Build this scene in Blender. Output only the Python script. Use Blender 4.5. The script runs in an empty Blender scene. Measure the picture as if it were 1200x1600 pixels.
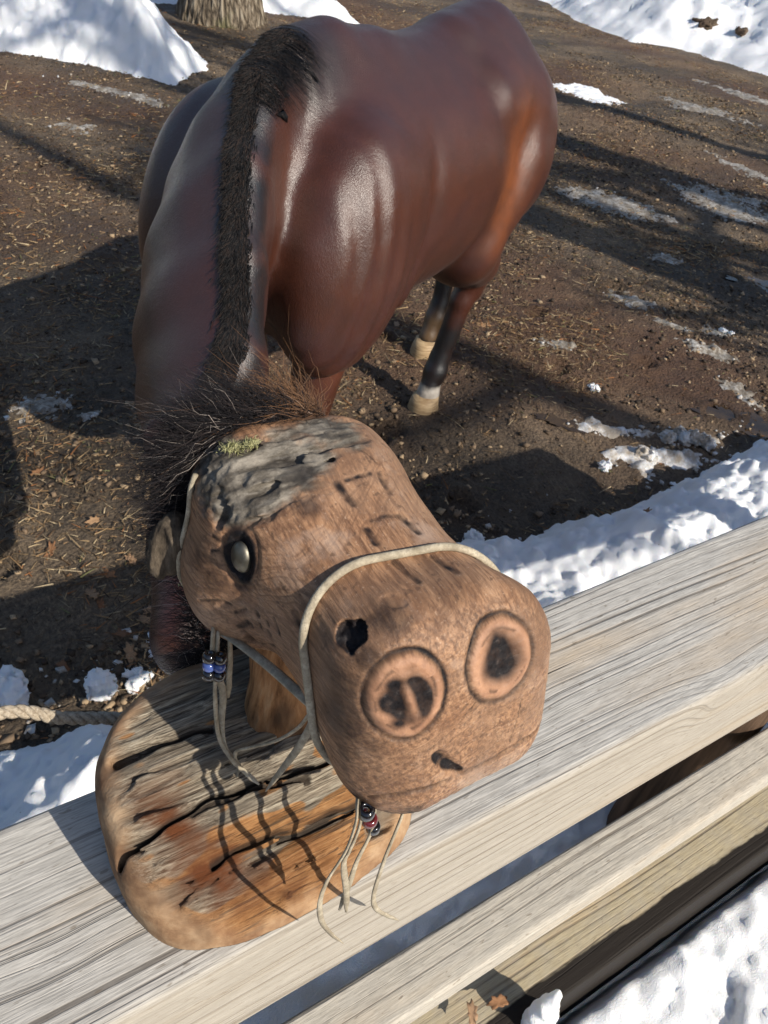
import bpy, math, random
import numpy as np
from concurrent.futures import ThreadPoolExecutor
from mathutils import Vector, Matrix

rng = np.random.default_rng(7)
random.seed(7)
scene = bpy.context.scene
R = math.radians

# ---------------------------------------------------------------- camera
cam_data = bpy.data.cameras.new('camera')
cam = bpy.data.objects.new('camera', cam_data)
scene.collection.objects.link(cam)
cam_data.sensor_fit = 'VERTICAL'
cam_data.sensor_height = 36.0
cam_data.lens = 1180.0 / 1600.0 * 36.0
cam_data.clip_start = 0.02
cam_data.clip_end = 2000.0
cam_data.dof.use_dof = True
cam_data.dof.focus_distance = 0.62
cam_data.dof.aperture_fstop = 26.0
cam.matrix_world = Matrix(((0.856325, 0.254994, -0.449095, 0.000000), (-0.502640, 0.611192, -0.611390, 0.000000), (0.118582, 0.749281, 0.651549, 1.750000), (0.000000, 0.000000, 0.000000, 1.000000)))
scene.camera = cam

# ---------------------------------------------------------------- sky and sun
SUN_EL, SHADOW_AZ = 36.0, 112.0          # shadows fall towards this heading (degrees from +X)
world = bpy.data.worlds.new('World')
scene.world = world
world.use_nodes = True
wn = world.node_tree.nodes
sky = wn.new('ShaderNodeTexSky')
sky.sky_type = 'NISHITA'
sky.sun_disc = False
sky.sun_elevation = R(SUN_EL)
sx, sy = -math.cos(R(SHADOW_AZ)), -math.sin(R(SHADOW_AZ))   # horizontal direction to the sun
sky.sun_rotation = math.atan2(sx, sy)
wn['Background'].inputs['Strength'].default_value = 0.12
world.node_tree.links.new(sky.outputs['Color'], wn['Background'].inputs['Color'])
sun_data = bpy.data.lights.new('sun', 'SUN')
sun_data.energy = 5.0
sun_data.angle = R(0.53)
sun_data.color = (1.0, 0.93, 0.82)
sun = bpy.data.objects.new('sun', sun_data)
scene.collection.objects.link(sun)
to_sun = Vector((sx * math.cos(R(SUN_EL)), sy * math.cos(R(SUN_EL)), math.sin(R(SUN_EL))))
sun.rotation_euler = to_sun.to_track_quat('Z', 'Y').to_euler()
sun.location = to_sun * 30
scene.view_settings.view_transform = 'Standard'
scene.view_settings.look = 'None'
scene.view_settings.exposure = 0.20
scene.view_settings.gamma = 1.0
scene.view_settings.use_curve_mapping = False

# ---------------------------------------------------------------- helpers
#SDF>
_perm = np.random.default_rng(3).permutation(256)
_perm = np.concatenate([_perm, _perm]).astype(np.int32)
_g = np.random.default_rng(4).normal(size=(256, 3)); _g /= np.linalg.norm(_g, axis=1)[:, None]
_g = _g.astype(np.float32)

def noise(p, s=1.0, seed=0):
    """gradient noise, about -0.7..0.7; p (N,3), s scalar or 3-vector frequency"""
    q = (np.asarray(p, np.float32) * np.asarray(s, np.float32) + np.float32(seed * 17.31))
    i = np.floor(q).astype(np.int32); f = q - i
    u = f * f * f * (f * (f * 6 - 15) + 10)
    i &= 255
    out = 0
    for dx in (0, 1):
        wx = u[:, 0] if dx else 1 - u[:, 0]
        a = _perm[(i[:, 0] + dx) & 255]
        for dy in (0, 1):
            wy = u[:, 1] if dy else 1 - u[:, 1]
            b = _perm[a + ((i[:, 1] + dy) & 255)]
            for dz in (0, 1):
                wz = u[:, 2] if dz else 1 - u[:, 2]
                g = _g[_perm[b + ((i[:, 2] + dz) & 255)]]
                out = out + wx * wy * wz * (g[:, 0] * (f[:, 0] - dx) + g[:, 1] * (f[:, 1] - dy) + g[:, 2] * (f[:, 2] - dz))
    return out

def fbm(p, s=1.0, oct=4, seed=0, gain=0.5):
    s = np.asarray(s, np.float32); r = 0; a = 1.0
    for o in range(oct):
        r = r + a * noise(p, s * (2.03 ** o), seed + o * 3); a *= gain
    return r

def sstep(a, b, x):
    t = np.clip((x - a) / (b - a), 0, 1); return t * t * (3 - 2 * t)

def smin(a, b, k):
    h = np.clip(0.5 + 0.5 * (b - a) / k, 0, 1)
    return b * (1 - h) + a * h - k * h * (1 - h)

def smax(a, b, k): return -smin(-a, -b, k)

def cone(p, a, b, ra, rb, sc=None):
    a = np.array(a, np.float32); b = np.array(b, np.float32); ba = b - a
    t = np.clip((p - a) @ ba / (ba @ ba), 0, 1)
    d = p - a - t[:, None] * ba
    if sc is not None: d = d * np.array(sc, np.float32)
    return np.sqrt((d * d).sum(1)) - (ra + (rb - ra) * t)

def chain(p, pts, rs, k=0.0, sc=None):
    d = None
    for i in range(len(pts) - 1):
        e = cone(p, pts[i], pts[i + 1], rs[i], rs[i + 1], sc)
        d = e if d is None else (smin(d, e, k) if k else np.minimum(d, e))
    return d

def ell(p, c, r, rot=None):
    q = p - np.array(c, np.float32)
    if rot is not None:
        q = q @ np.array(Matrix_rot(rot), np.float32)
    r = np.array(r, np.float32)
    k0 = np.sqrt(((q / r) ** 2).sum(1)); k1 = np.sqrt(((q / (r * r)) ** 2).sum(1)) + 1e-9
    return k0 * (k0 - 1) / k1

def Matrix_rot(rot):
    ax, deg = rot; c, s = math.cos(math.radians(deg)), math.sin(math.radians(deg))
    return {'X': [[1, 0, 0], [0, c, -s], [0, s, c]], 'Y': [[c, 0, s], [0, 1, 0], [-s, 0, c]],
            'Z': [[c, -s, 0], [s, c, 0], [0, 0, 1]]}[ax]

def seg(p, a, b):
    a = np.array(a, np.float32); b = np.array(b, np.float32); ba = b - a
    t = np.clip((p - a) @ ba / (ba @ ba), 0, 1)
    d = p - a - t[:, None] * ba
    return np.sqrt((d * d).sum(1)), t

HY = np.array([.150, .185, .20, .23, .27, .31, .35, .39, .43, .455, .52])
HCX = np.array([.240, .240, .241, .238, .229, .221, .216, .213, .214, .216, .216])
HW = np.array([.078, .079, .084, .084, .075, .074, .079, .086, .083, .076, .076])
HB = np.array([1.254, 1.251, 1.247, 1.252, 1.273, 1.286, 1.276, 1.264, 1.272, 1.29, 1.30])
HT = np.array([1.400, 1.405, 1.408, 1.410, 1.404, 1.407, 1.414, 1.424, 1.424, 1.412, 1.40])

def head_base(p):
    y = p[:, 1]
    yy = np.linspace(.15, .52, 120)
    ker = np.hanning(17); ker /= ker.sum()
    def S(v):
        w = np.interp(yy, HY, v); w = np.convolve(np.pad(w, 8, mode='edge'), ker, 'valid'); return np.interp(y, yy, w)
    cx, hw, zb, zt = S(HCX), S(HW), S(HB), S(HT)
    zt = zt - (p[:, 0] - cx) * 0.10
    zc = (zb + zt) / 2; hz = (zt - zb) / 2
    r = np.where(p[:, 2] < zc, .042 + .006 * np.clip((y - .22) / .06, 0, 1), .052)
    qx = np.abs(p[:, 0] - cx) - hw + r; qz = np.abs(p[:, 2] - zc) - hz + r
    d = np.sqrt(np.maximum(qx, 0) ** 2 + np.maximum(qz, 0) ** 2) + np.minimum(np.maximum(qx, qz), 0) - r
    front = (0.176 - y) * 0.955 + (p[:, 2] - 1.30) * 0.295
    back = (y - 0.452)
    d = smax(d, front, 0.052)
    d = smax(d, back, 0.04)
    # rounded jaw behind the eye, hollow under the cheek
    d = smin(d, ell(p, (.165, .385, 1.315), (.050, .052, .055)), 0.03)
    return d.astype(np.float32)

def slab_rim(p):
    n = 2.5
    x = np.abs(p[:, 0] - .156) / .142; y = np.abs(p[:, 1] - .328) / .114
    return ((x ** n + y ** n) ** (1 / n) - 1) * .11

def slab_top(p):
    top = p[:, 2] - (1.158 + (p[:, 1] - .33) * .16)
    front = (p[:, 2] - 1.050 - (p[:, 1] - .208) * 1.02) * .70
    return smax(top, front, .022)

def slab_base(p):
    d = smax(slab_rim(p), slab_top(p), .038)
    return np.maximum(d, 1.048 - p[:, 2]).astype(np.float32)
#<SDF

def sdf_mesh(fn, lo, hi, h, B=4, lip=1.5):
    """sample fn on a grid (fine only near the surface) and extract quads (surface nets)"""
    lo = np.array(lo, float); hi = np.array(hi, float)
    nb = np.ceil((hi - lo) / (h * B)).astype(int)
    n = nb * B + 1
    bc = np.stack(np.meshgrid(*[lo[a] + (np.arange(nb[a]) + .5) * h * B for a in range(3)], indexing='ij'), -1).reshape(-1, 3)
    dc = fn(bc.astype(np.float32)).reshape(nb)
    V = np.repeat(np.repeat(np.repeat(dc, B, 0), B, 1), B, 2)
    V = np.pad(V, ((0, 1),) * 3, mode='edge').astype(np.float32)
    act = np.argwhere(np.abs(dc) < h * B * 0.87 * lip + h * 2)
    o = np.stack(np.meshgrid(*[np.arange(B + 1)] * 3, indexing='ij'), -1).reshape(-1, 3)
    def fill(s):
        idx = (act[s:s + 2000, None, :] * B + o[None]).reshape(-1, 3)
        V[idx[:, 0], idx[:, 1], idx[:, 2]] = fn((lo + idx * h).astype(np.float32))
    with ThreadPoolExecutor(8) as ex: list(ex.map(fill, range(0, len(act), 2000)))
    ins = V < 0
    c = [ins[a:n[0] - 1 + a, b:n[1] - 1 + b, d:n[2] - 1 + d] for a in (0, 1) for b in (0, 1) for d in (0, 1)]
    cnt = sum(x.astype(np.int8) for x in c)
    cells = np.argwhere((cnt > 0) & (cnt < 8))
    vid = -np.ones(n - 1, np.int64); vid[cells[:, 0], cells[:, 1], cells[:, 2]] = np.arange(len(cells))
    co = np.array([(a, b, d) for a in (0, 1) for b in (0, 1) for d in (0, 1)])
    val = np.stack([V[cells[:, 0] + a, cells[:, 1] + b, cells[:, 2] + d] for a, b, d in co], 1)
    acc = np.zeros((len(cells), 3)); m = np.zeros(len(cells))
    for i in range(8):
        for j in range(i + 1, 8):
            if np.abs(co[i] - co[j]).sum() == 1:
                sc = (val[:, i] < 0) != (val[:, j] < 0)
                t = np.where(sc, val[:, i] / (val[:, i] - val[:, j] + 1e-20), 0)
                acc += sc[:, None] * (co[i] + t[:, None] * (co[j] - co[i])); m += sc
    verts = lo + (cells + acc / m[:, None]) * h
    quads = []
    for ax in range(3):
        u, w = (ax + 1) % 3, (ax + 2) % 3
        sl0 = [slice(1, -1)] * 3; sl1 = [slice(1, -1)] * 3
        sl0[ax] = slice(0, -1); sl1[ax] = slice(1, None)
        e = np.argwhere(ins[tuple(sl0)] != ins[tuple(sl1)])
        off = np.array([1, 1, 1]); off[ax] = 0
        e = e + off
        fl = ins[e[:, 0], e[:, 1], e[:, 2]]
        q = []
        for du, dw in ((-1, -1), (0, -1), (0, 0), (-1, 0)):
            cidx = e.copy(); cidx[:, u] += du; cidx[:, w] += dw
            q.append(vid[cidx[:, 0], cidx[:, 1], cidx[:, 2]])
        q = np.stack(q, 1); q[~fl] = q[~fl][:, ::-1]
        quads.append(q)
    quads = np.concatenate(quads); quads = quads[(quads >= 0).all(1)]
    return verts, quads

def mesh_np(name, verts, faces, smooth=True):
    """faces: (M,3) or (M,4) integer array"""
    me = bpy.data.meshes.new(name)
    faces = np.asarray(faces); k = faces.shape[1]
    me.vertices.add(len(verts)); me.vertices.foreach_set('co', np.asarray(verts, np.float32).ravel())
    me.loops.add(faces.size); me.loops.foreach_set('vertex_index', faces.astype(np.int32).ravel())
    me.polygons.add(len(faces))
    me.polygons.foreach_set('loop_start', np.arange(0, faces.size, k, dtype=np.int32))
    me.polygons.foreach_set('loop_total', np.full(len(faces), k, np.int32))
    me.update(calc_edges=True); me.validate()
    me.polygons.foreach_set('use_smooth', np.full(len(me.polygons), smooth, bool))
    return me

def attr(me, name, v, color=False):
    v = np.asarray(v, np.float32)
    if color:
        a = me.attributes.new(name, 'FLOAT_COLOR', 'POINT')
        if v.shape[1] == 3: v = np.concatenate([v, np.ones((len(v), 1), np.float32)], 1)
        a.data.foreach_set('color', v.ravel())
    else:
        a = me.attributes.new(name, 'FLOAT', 'POINT'); a.data.foreach_set('value', v.ravel())

def link(name, me, mat=None, parent=None, **props):
    o = bpy.data.objects.new(name, me)
    scene.collection.objects.link(o)
    if mat is not None:
        me.materials.append(mat)
    if parent is not None:
        o.parent = parent
        o.matrix_parent_inverse = Matrix.Translation(-parent.location) if parent.parent is None else Matrix.Translation(-parent.matrix_world.translation)
    for k, v in props.items(): o[k] = v
    return o

def empty(name, loc, label, category, group=None):
    o = bpy.data.objects.new(name, None)
    scene.collection.objects.link(o)
    o.location = loc; o['label'] = label; o['category'] = category
    if group: o['group'] = group
    o.empty_display_size = 0.1
    return o

def smooth_path(pts, n=8):
    """Catmull-Rom"""
    P = [np.array(p, float) for p in pts]
    P = [2 * P[0] - P[1]] + P + [2 * P[-1] - P[-2]]
    out = []
    for i in range(1, len(P) - 2):
        for t in np.linspace(0, 1, n, endpoint=False):
            out.append(0.5 * (2 * P[i] + (P[i + 1] - P[i - 1]) * t + (2 * P[i - 1] - 5 * P[i] + 4 * P[i + 1] - P[i + 2]) * t * t
                              + (3 * P[i] - P[i - 1] - 3 * P[i + 1] + P[i + 2]) * t ** 3))
    out.append(P[-2])
    return np.array(out)

def tube(path, rad, sides=8, flat=1.0, closed=False, up=(0, 0, 1), cap=True, twist=0.0):
    """swept tube; rad scalar or per-point; flat squashes one axis of the section"""
    path = np.asarray(path, float); n = len(path)
    rad = np.broadcast_to(np.asarray(rad, float), (n,))
    if closed:
        T = np.roll(path, -1, 0) - np.roll(path, 1, 0)
    else:
        T = np.gradient(path, axis=0)
    T /= np.linalg.norm(T, axis=1)[:, None] + 1e-12
    N = np.zeros_like(T); prev = np.array(up, float)
    for i in range(n):
        v = prev - T[i] * (prev @ T[i])
        if np.linalg.norm(v) < 1e-6: v = np.cross(T[i], (1, .3, .2))
        N[i] = v / np.linalg.norm(v); prev = N[i]
    Bn = np.cross(T, N)
    a = np.linspace(0, 2 * np.pi, sides, endpoint=False)
    tw = np.linspace(0, twist, n)
    ca, sa = np.cos(a), np.sin(a) * flat
    N2 = N * np.cos(tw)[:, None] + Bn * np.sin(tw)[:, None]; B2 = -N * np.sin(tw)[:, None] + Bn * np.cos(tw)[:, None]
    V = path[:, None] + rad[:, None, None] * (ca[None, :, None] * B2[:, None] + sa[None, :, None] * N2[:, None])
    V = V.reshape(-1, 3)
    i = np.arange(n if closed else n - 1); j = np.arange(sides)
    I, J = np.meshgrid(i, j, indexing='ij'); I2 = (I + 1) % n; J2 = (J + 1) % sides
    F = np.stack([I * sides + J, I * sides + J2, I2 * sides + J2, I2 * sides + J], -1).reshape(-1, 4)
    if cap and not closed:
        c0, c1 = len(V), len(V) + 1
        V = np.concatenate([V, path[:1], path[-1:]])
        F0 = np.stack([np.full(sides, c0), (j + 1) % sides, j, np.full(sides, c0)], 1)
        F1 = np.stack([np.full(sides, c1), (n - 1) * sides + j, (n - 1) * sides + (j + 1) % sides, np.full(sides, c1)], 1)
        return V, F, np.concatenate([F0, F1])[:, :3]
    return V, F, np.zeros((0, 3), int)

def to_mesh(name, parts, smooth=True):
    """parts: list of (V, quads, tris)"""
    vs, fs, base = [], [], 0
    for V, Q, T in parts:
        vs.append(V); 
        if len(Q): fs += (np.asarray(Q) + base).tolist()
        if len(T): fs += (np.asarray(T) + base).tolist()
        base += len(V)
    me = bpy.data.meshes.new(name)
    me.from_pydata(np.concatenate(vs).tolist(), [], fs)
    me.polygons.foreach_set('use_smooth', np.full(len(me.polygons), smooth, bool)); me.update()
    return me

def strands(roots, dirs, length, rad, bend, nseg=5, seed=0, curl=0.0):
    """many tapered three-sided hairs; arrays (N,3); bend (N,3) is added quadratically along the hair"""
    N = len(roots); g = np.random.default_rng(seed)
    t = np.linspace(0, 1, nseg + 1)
    L = np.broadcast_to(np.asarray(length, float), (N,))
    Pth = roots[:, None] + dirs[:, None] * (t[None, :, None] * L[:, None, None]) + bend[:, None] * ((t ** 2)[None, :, None] * L[:, None, None])
    if curl:
        ph = g.uniform(0, 6.28, (N, 1, 3)); fr = g.uniform(1.5, 5, (N, 1, 3))
        Pth = Pth + curl * L[:, None, None] * np.sin(ph + fr * t[None, :, None] * 3) * (t ** 1.2)[None, :, None]
    T = Pth[:, -1] - Pth[:, 0]; T /= np.linalg.norm(T, axis=1)[:, None] + 1e-9
    A = np.cross(T, g.normal(size=(N, 3))); A /= np.linalg.norm(A, axis=1)[:, None] + 1e-9
    Bv = np.cross(T, A)
    rr = np.broadcast_to(np.asarray(rad, float), (N,))[:, None] * (1 - 0.85 * t[None] ** 1.5)
    ang = np.array([0, 2.094, 4.188])
    ring = np.cos(ang)[None, None, :, None] * A[:, None, None] + np.sin(ang)[None, None, :, None] * Bv[:, None, None]
    V = Pth[:, :, None] + rr[:, :, None, None] * ring
    V = V.reshape(-1, 3)
    k = nseg + 1
    base = (np.arange(N) * k * 3)[:, None, None]
    s = np.arange(nseg)[None, :, None] * 3; j = np.arange(3)[None, None]
    j2 = (j + 1) % 3
    F = np.stack([base + s + j, base + s + j2, base + s + 3 + j2, base + s + 3 + j], -1).reshape(-1, 4)
    tt = np.tile(np.repeat(t, 3), N)
    return V, F, tt, np.repeat(np.arange(N), k * 3)

def rbox(lo, hi, bev=0.006, segx=1):
    """bevelled box as vertices and quads (chamfer on long edges), long axis X"""
    (x0, y0, z0), (x1, y1, z1) = lo, hi
    prof = []
    for cy, cz, a0 in ((y1 - bev, z1 - bev, 0), (y0 + bev, z1 - bev, 90), (y0 + bev, z0 + bev, 180), (y1 - bev, z0 + bev, 270)):
        for a in (0, 30, 60, 90):
            prof.append((cy + bev * math.cos(R(a0 + a)), cz + bev * math.sin(R(a0 + a))))
    m = len(prof); xs = np.linspace(x0, x1, segx + 1)
    V = np.array([(x, y, z) for x in xs for y, z in prof])
    F = [(i * m + j, i * m + (j + 1) % m, (i + 1) * m + (j + 1) % m, (i + 1) * m + j) for i in range(segx) for j in range(m)]
    F.append(tuple(range(m))[::-1]); F.append(tuple(segx * m + j for j in range(m)))
    return V, F

def pyd(name, V, F, smooth=False):
    me = bpy.data.meshes.new(name); me.from_pydata(np.asarray(V).tolist(), [], F if isinstance(F, list) else F.tolist())
    me.polygons.foreach_set('use_smooth', np.full(len(me.polygons), smooth, bool)); me.update()
    return me

# ---------------------------------------------------------------- material kit
class Mat:
    def __init__(s, name, rough=0.7, spec=0.3):
        s.m = bpy.data.materials.new(name); s.m.use_nodes = True
        s.t = s.m.node_tree; s.b = s.t.nodes['Principled BSDF']
        s.set(Roughness=rough); s.b.inputs['Specular IOR Level'].default_value = spec
        s._tc = None
    def set(s, **k):
        for n, v in k.items():
            n = n.replace('_', ' ')
            if hasattr(v, 'is_linked') or isinstance(v, bpy.types.NodeSocket): s.t.links.new(v, s.b.inputs[n])
            else: s.b.inputs[n].default_value = v
        return s
    def n(s, kind, **inp):
        nd = s.t.nodes.new(kind)
        for k, v in inp.items(): s.put(nd, k, v)
        return nd
    def put(s, nd, k, v):
        i = nd.inputs[int(k[1:])] if k[0] == '_' and k[1:].isdigit() else nd.inputs[k.replace('_', ' ')]
        if isinstance(v, bpy.types.NodeSocket): s.t.links.new(v, i)
        else: i.default_value = v
    def obj(s):
        if s._tc is None: s._tc = s.t.nodes.new('ShaderNodeTexCoord')
        return s._tc.outputs['Object']
    def scaled(s, sc, off=(0, 0, 0)):
        nd = s.n('ShaderNodeMapping', Vector=s.obj(), Scale=sc, Location=off); return nd.outputs[0]
    def noise(s, scale, detail=4, rough=0.55, vec=None, dist=0.0):
        nd = s.n('ShaderNodeTexNoise', Vector=vec if vec is not None else s.obj(), Scale=scale, Detail=detail, Roughness=rough, Distortion=dist)
        return nd.outputs['Fac']
    def voro(s, scale, vec=None, feat='F1', out='Distance'):
        nd = s.n('ShaderNodeTexVoronoi', Vector=vec if vec is not None else s.obj(), Scale=scale); nd.feature = feat
        return nd.outputs[out]
    def wave(s, scale, vec=None, dist=2.0, detail=3, dscale=1.0, axis='Y'):
        nd = s.n('ShaderNodeTexWave', Vector=vec if vec is not None else s.obj(), Scale=scale, Distortion=dist, Detail=detail)
        nd.inputs['Detail Scale'].default_value = dscale; nd.bands_direction = axis
        return nd.outputs['Fac']
    def ramp(s, fac, *stops):
        nd = s.t.nodes.new('ShaderNodeValToRGB'); s.t.links.new(fac, nd.inputs[0])
        e = nd.color_ramp.elements
        while len(e) < len(stops): e.new(0.5)
        for el, (pos, c) in zip(e, stops):
            el.position = pos; el.color = (c, c, c, 1) if isinstance(c, (int, float)) else (*c, 1)
        return nd.outputs[0]
    def math(s, op, a, b=0.0, clamp=False):
        nd = s.t.nodes.new('ShaderNodeMath'); nd.operation = op; nd.use_clamp = clamp
        s.put(nd, '_0', a); s.put(nd, '_1', b); return nd.outputs[0]
    def mix(s, fac, a, b, mode='MIX'):
        nd = s.t.nodes.new('ShaderNodeMix'); nd.data_type = 'RGBA'; nd.blend_type = mode
        def p(i, v):
            if isinstance(v, bpy.types.NodeSocket): s.t.links.new(v, nd.inputs[i])
            else: nd.inputs[i].default_value = v if isinstance(v, (int, float)) else (*v, 1)
        p(0, fac); p(6, a); p(7, b); return nd.outputs[2]
    def at(s, name, out='Fac'):
        nd = s.t.nodes.new('ShaderNodeAttribute'); nd.attribute_name = name; return nd.outputs[out]
    def bump(s, h, strength=0.3, dist=0.01, normal=None):
        nd = s.n('ShaderNodeBump', Height=h, Strength=strength, Distance=dist)
        if normal is not None: s.t.links.new(normal, nd.inputs['Normal'])
        s.t.links.new(nd.outputs[0], s.b.inputs['Normal']); return nd.outputs[0]

# ---------------------------------------------------------------- materials
def wood_rail(name, light, dark, seed, scale=46.0, wet=False):
    m = Mat(name, 0.8, 0.18)
    off = (seed * 1.7, seed * .31, seed * .77)
    v = m.scaled((1, 1, 1), off)
    warp = m.noise(1.0, 2, 0.5, m.n('ShaderNodeMapping', Vector=v, Scale=(.9, 5, 5)).outputs[0])
    sep = m.n('ShaderNodeSeparateXYZ', Vector=v)
    yz = m.math('ADD', sep.outputs[1], m.math('MULTIPLY', sep.outputs[2], 0.55))
    yz = m.math('ADD', yz, m.math('MULTIPLY', warp, 0.06))
    # knots pull the rings round themselves
    for kx, ky, kr in ((0.43, 0.30, 0.030), (-0.045, 0.285, 0.022), (0.72, 0.22, 0.035)):
        d = m.n('ShaderNodeVectorMath', _0=m.n('ShaderNodeMapping', Vector=m.obj(), Scale=(0.55, 1, 0.6)).outputs[0], _1=(kx * .55, ky, 0.60)); d.operation = 'DISTANCE'
        g = m.math('DIVIDE', d.outputs['Value'], kr); g = m.math('MULTIPLY', m.math('POWER', g, 2.0), -1.0)
        yz = m.math('ADD', yz, m.math('MULTIPLY', m.math('EXPONENT', g), 0.03))
    cmb = m.n('ShaderNodeCombineXYZ', X=m.math('MULTIPLY', sep.outputs[0], .9), Y=m.math('MULTIPLY', yz, scale), Z=3.1 + seed).outputs[0]
    ring = m.ramp(m.noise(1.0, 3, .55, cmb), (0.37, 0.0), (0.45, 0.85), (0.60, 1.0))
    fine = m.noise(1.0, 3, 0.65, m.n('ShaderNodeMapping', Vector=v, Scale=(34, 620, 620)).outputs[0])
    broad = m.noise(1.0, 3, 0.55, m.n('ShaderNodeMapping', Vector=v, Scale=(1.3, 13, 13)).outputs[0])
    mott = m.noise(34, 6, 0.65)
    amt = m.ramp(broad, (0.34, 0.15), (0.58, 1.0))
    c = m.mix(m.math('MULTIPLY', m.math('SUBTRACT', 1.0, ring), amt), light, dark)
    c = m.mix(m.ramp(fine, (0.36, 0.45), (0.58, 0.0)), c, tuple(x * .75 for x in dark))
    c = m.mix(m.ramp(m.noise(1.0, 3, .5, m.n('ShaderNodeMapping', Vector=v, Scale=(1.7, 12, 12), Location=(3, 9, 1)).outputs[0]), (0.50, 0.0), (0.68, 0.5)), c, (0.46, 0.33, 0.19), 'MIX')
    c = m.mix(m.ramp(mott, (0.36, 0.28), (0.60, 0.0)), c, (0.30, 0.285, 0.26))
    c = m.mix(m.ramp(m.noise(1, 2, .5, m.scaled((60, 200, 200))), (0.66, 0.0), (0.72, 0.5)), c, (0.12, 0.09, 0.06))
    crack = m.noise(1.0, 2, 0.5, m.n('ShaderNodeMapping', Vector=v, Scale=(1.1, 110, 110), Location=(7, 2, 5)).outputs[0])
    ck = m.ramp(crack, (0.245, 1.0), (0.262, 0.0))
    c = m.mix(ck, c, (0.05, 0.04, 0.03))
    h = m.math('ADD', m.math('MULTIPLY', ring, amt), m.math('MULTIPLY', fine, 0.6))
    h = m.math('ADD', h, m.math('MULTIPLY', mott, 0.35))
    h = m.math('SUBTRACT', h, m.math('MULTIPLY', ck, 1.5))
    sf = m.n('ShaderNodeSeparateXYZ', Vector=m.obj())
    if name == 'weathered_timber':
        face = m.ramp(m.math('ADD', m.math('MULTIPLY', sf.outputs[1], 4.0), m.math('MULTIPLY', m.noise(1, 3, .5, m.scaled((3, 30, 30))), .06)), (0.905, 1.0), (0.935, 0.0))
        c = m.mix(m.math('MULTIPLY', face, .5), c, (0.34, 0.285, 0.21))
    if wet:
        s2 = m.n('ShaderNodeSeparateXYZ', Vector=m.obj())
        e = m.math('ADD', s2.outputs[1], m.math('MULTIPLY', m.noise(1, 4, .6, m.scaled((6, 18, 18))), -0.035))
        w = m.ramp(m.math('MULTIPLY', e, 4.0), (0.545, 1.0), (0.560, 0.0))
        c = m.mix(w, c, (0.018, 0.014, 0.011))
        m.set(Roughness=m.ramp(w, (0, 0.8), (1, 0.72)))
    m.set(Base_Color=c)
    m.bump(h, 0.55, 0.0022)
    return m.m

M = {}
M['rail'] = wood_rail('weathered_timber', (0.52, 0.495, 0.45), (0.175, 0.157, 0.137), 1, 210.0)
M['rail2'] = wood_rail('weathered_timber_lower', (0.53, 0.485, 0.41), (0.185, 0.158, 0.125), 4, 160.0)
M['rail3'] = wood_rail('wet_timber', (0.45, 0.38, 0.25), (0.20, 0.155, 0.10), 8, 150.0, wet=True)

def _post():
    m = Mat('brown_post', 0.8, 0.2)
    s = m.noise(1, 5, 0.6, m.scaled((60, 60, 4)))
    m.set(Base_Color=m.ramp(s, (0.3, (0.035, 0.022, 0.015)), (0.7, (0.15, 0.095, 0.06))))
    m.bump(s, 0.6, 0.006); return m.m
M['post'] = _post()

def _snow(name, dirt=0.0):
    m = Mat(name, 0.62, 0.25)
    big = m.noise(9, 5, 0.6); fine = m.noise(240, 5, 0.75); gran = m.voro(520)
    c = m.mix(m.ramp(big, (0.35, 0.0), (0.75, 0.5)), (0.83, 0.845, 0.86), (0.75, 0.77, 0.795))
    if dirt:
        c = m.mix(m.ramp(m.noise(14, 6, .7), (0.44, dirt), (0.66, 0.0)), c, (0.30, 0.245, 0.18))
    c = m.mix(m.ramp(m.voro(38), (0.03, 1.0), (0.045, 0.0)), c, (0.16, 0.11, 0.06)) if dirt else m.mix(m.ramp(m.voro(16), (0.02, 1.0), (0.03, 0.0)), c, (0.3, 0.22, 0.13))
    m.set(Base_Color=c, Subsurface_Weight=0.35, Subsurface_Scale=0.02)
    m.b.inputs['Subsurface Radius'].default_value = (0.5, 0.7, 1.0)
    h = m.math('ADD', m.math('MULTIPLY', big, 3.0), m.math('ADD', fine, m.math('MULTIPLY', gran, 0.6)))
    m.bump(h, 0.45, 0.007)
    return m.m
M['snow'] = _snow('old_snow')
M['dirty_snow'] = _snow('dirty_snow', 0.9)

def _ice():
    m = Mat('grey_ice', 0.30, 0.5)
    a = m.noise(11, 6, 0.65); b = m.noise(60, 4, .6)
    c = m.ramp(a, (0.32, (0.10, 0.078, 0.055)), (0.47, (0.25, 0.222, 0.18)), (0.66, (0.50, 0.48, 0.445)))
    c = m.mix(m.ramp(b, (.42, .75), (.55, 0.)), c, (.12, .09, .06))
    m.set(Base_Color=c, Roughness=m.ramp(a, (0.3, 0.5), (0.7, 0.28)))
    m.bump(m.math('ADD', a, m.math('MULTIPLY', b, .4)), 0.5, 0.02); return m.m
M['ice'] = _ice()

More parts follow.
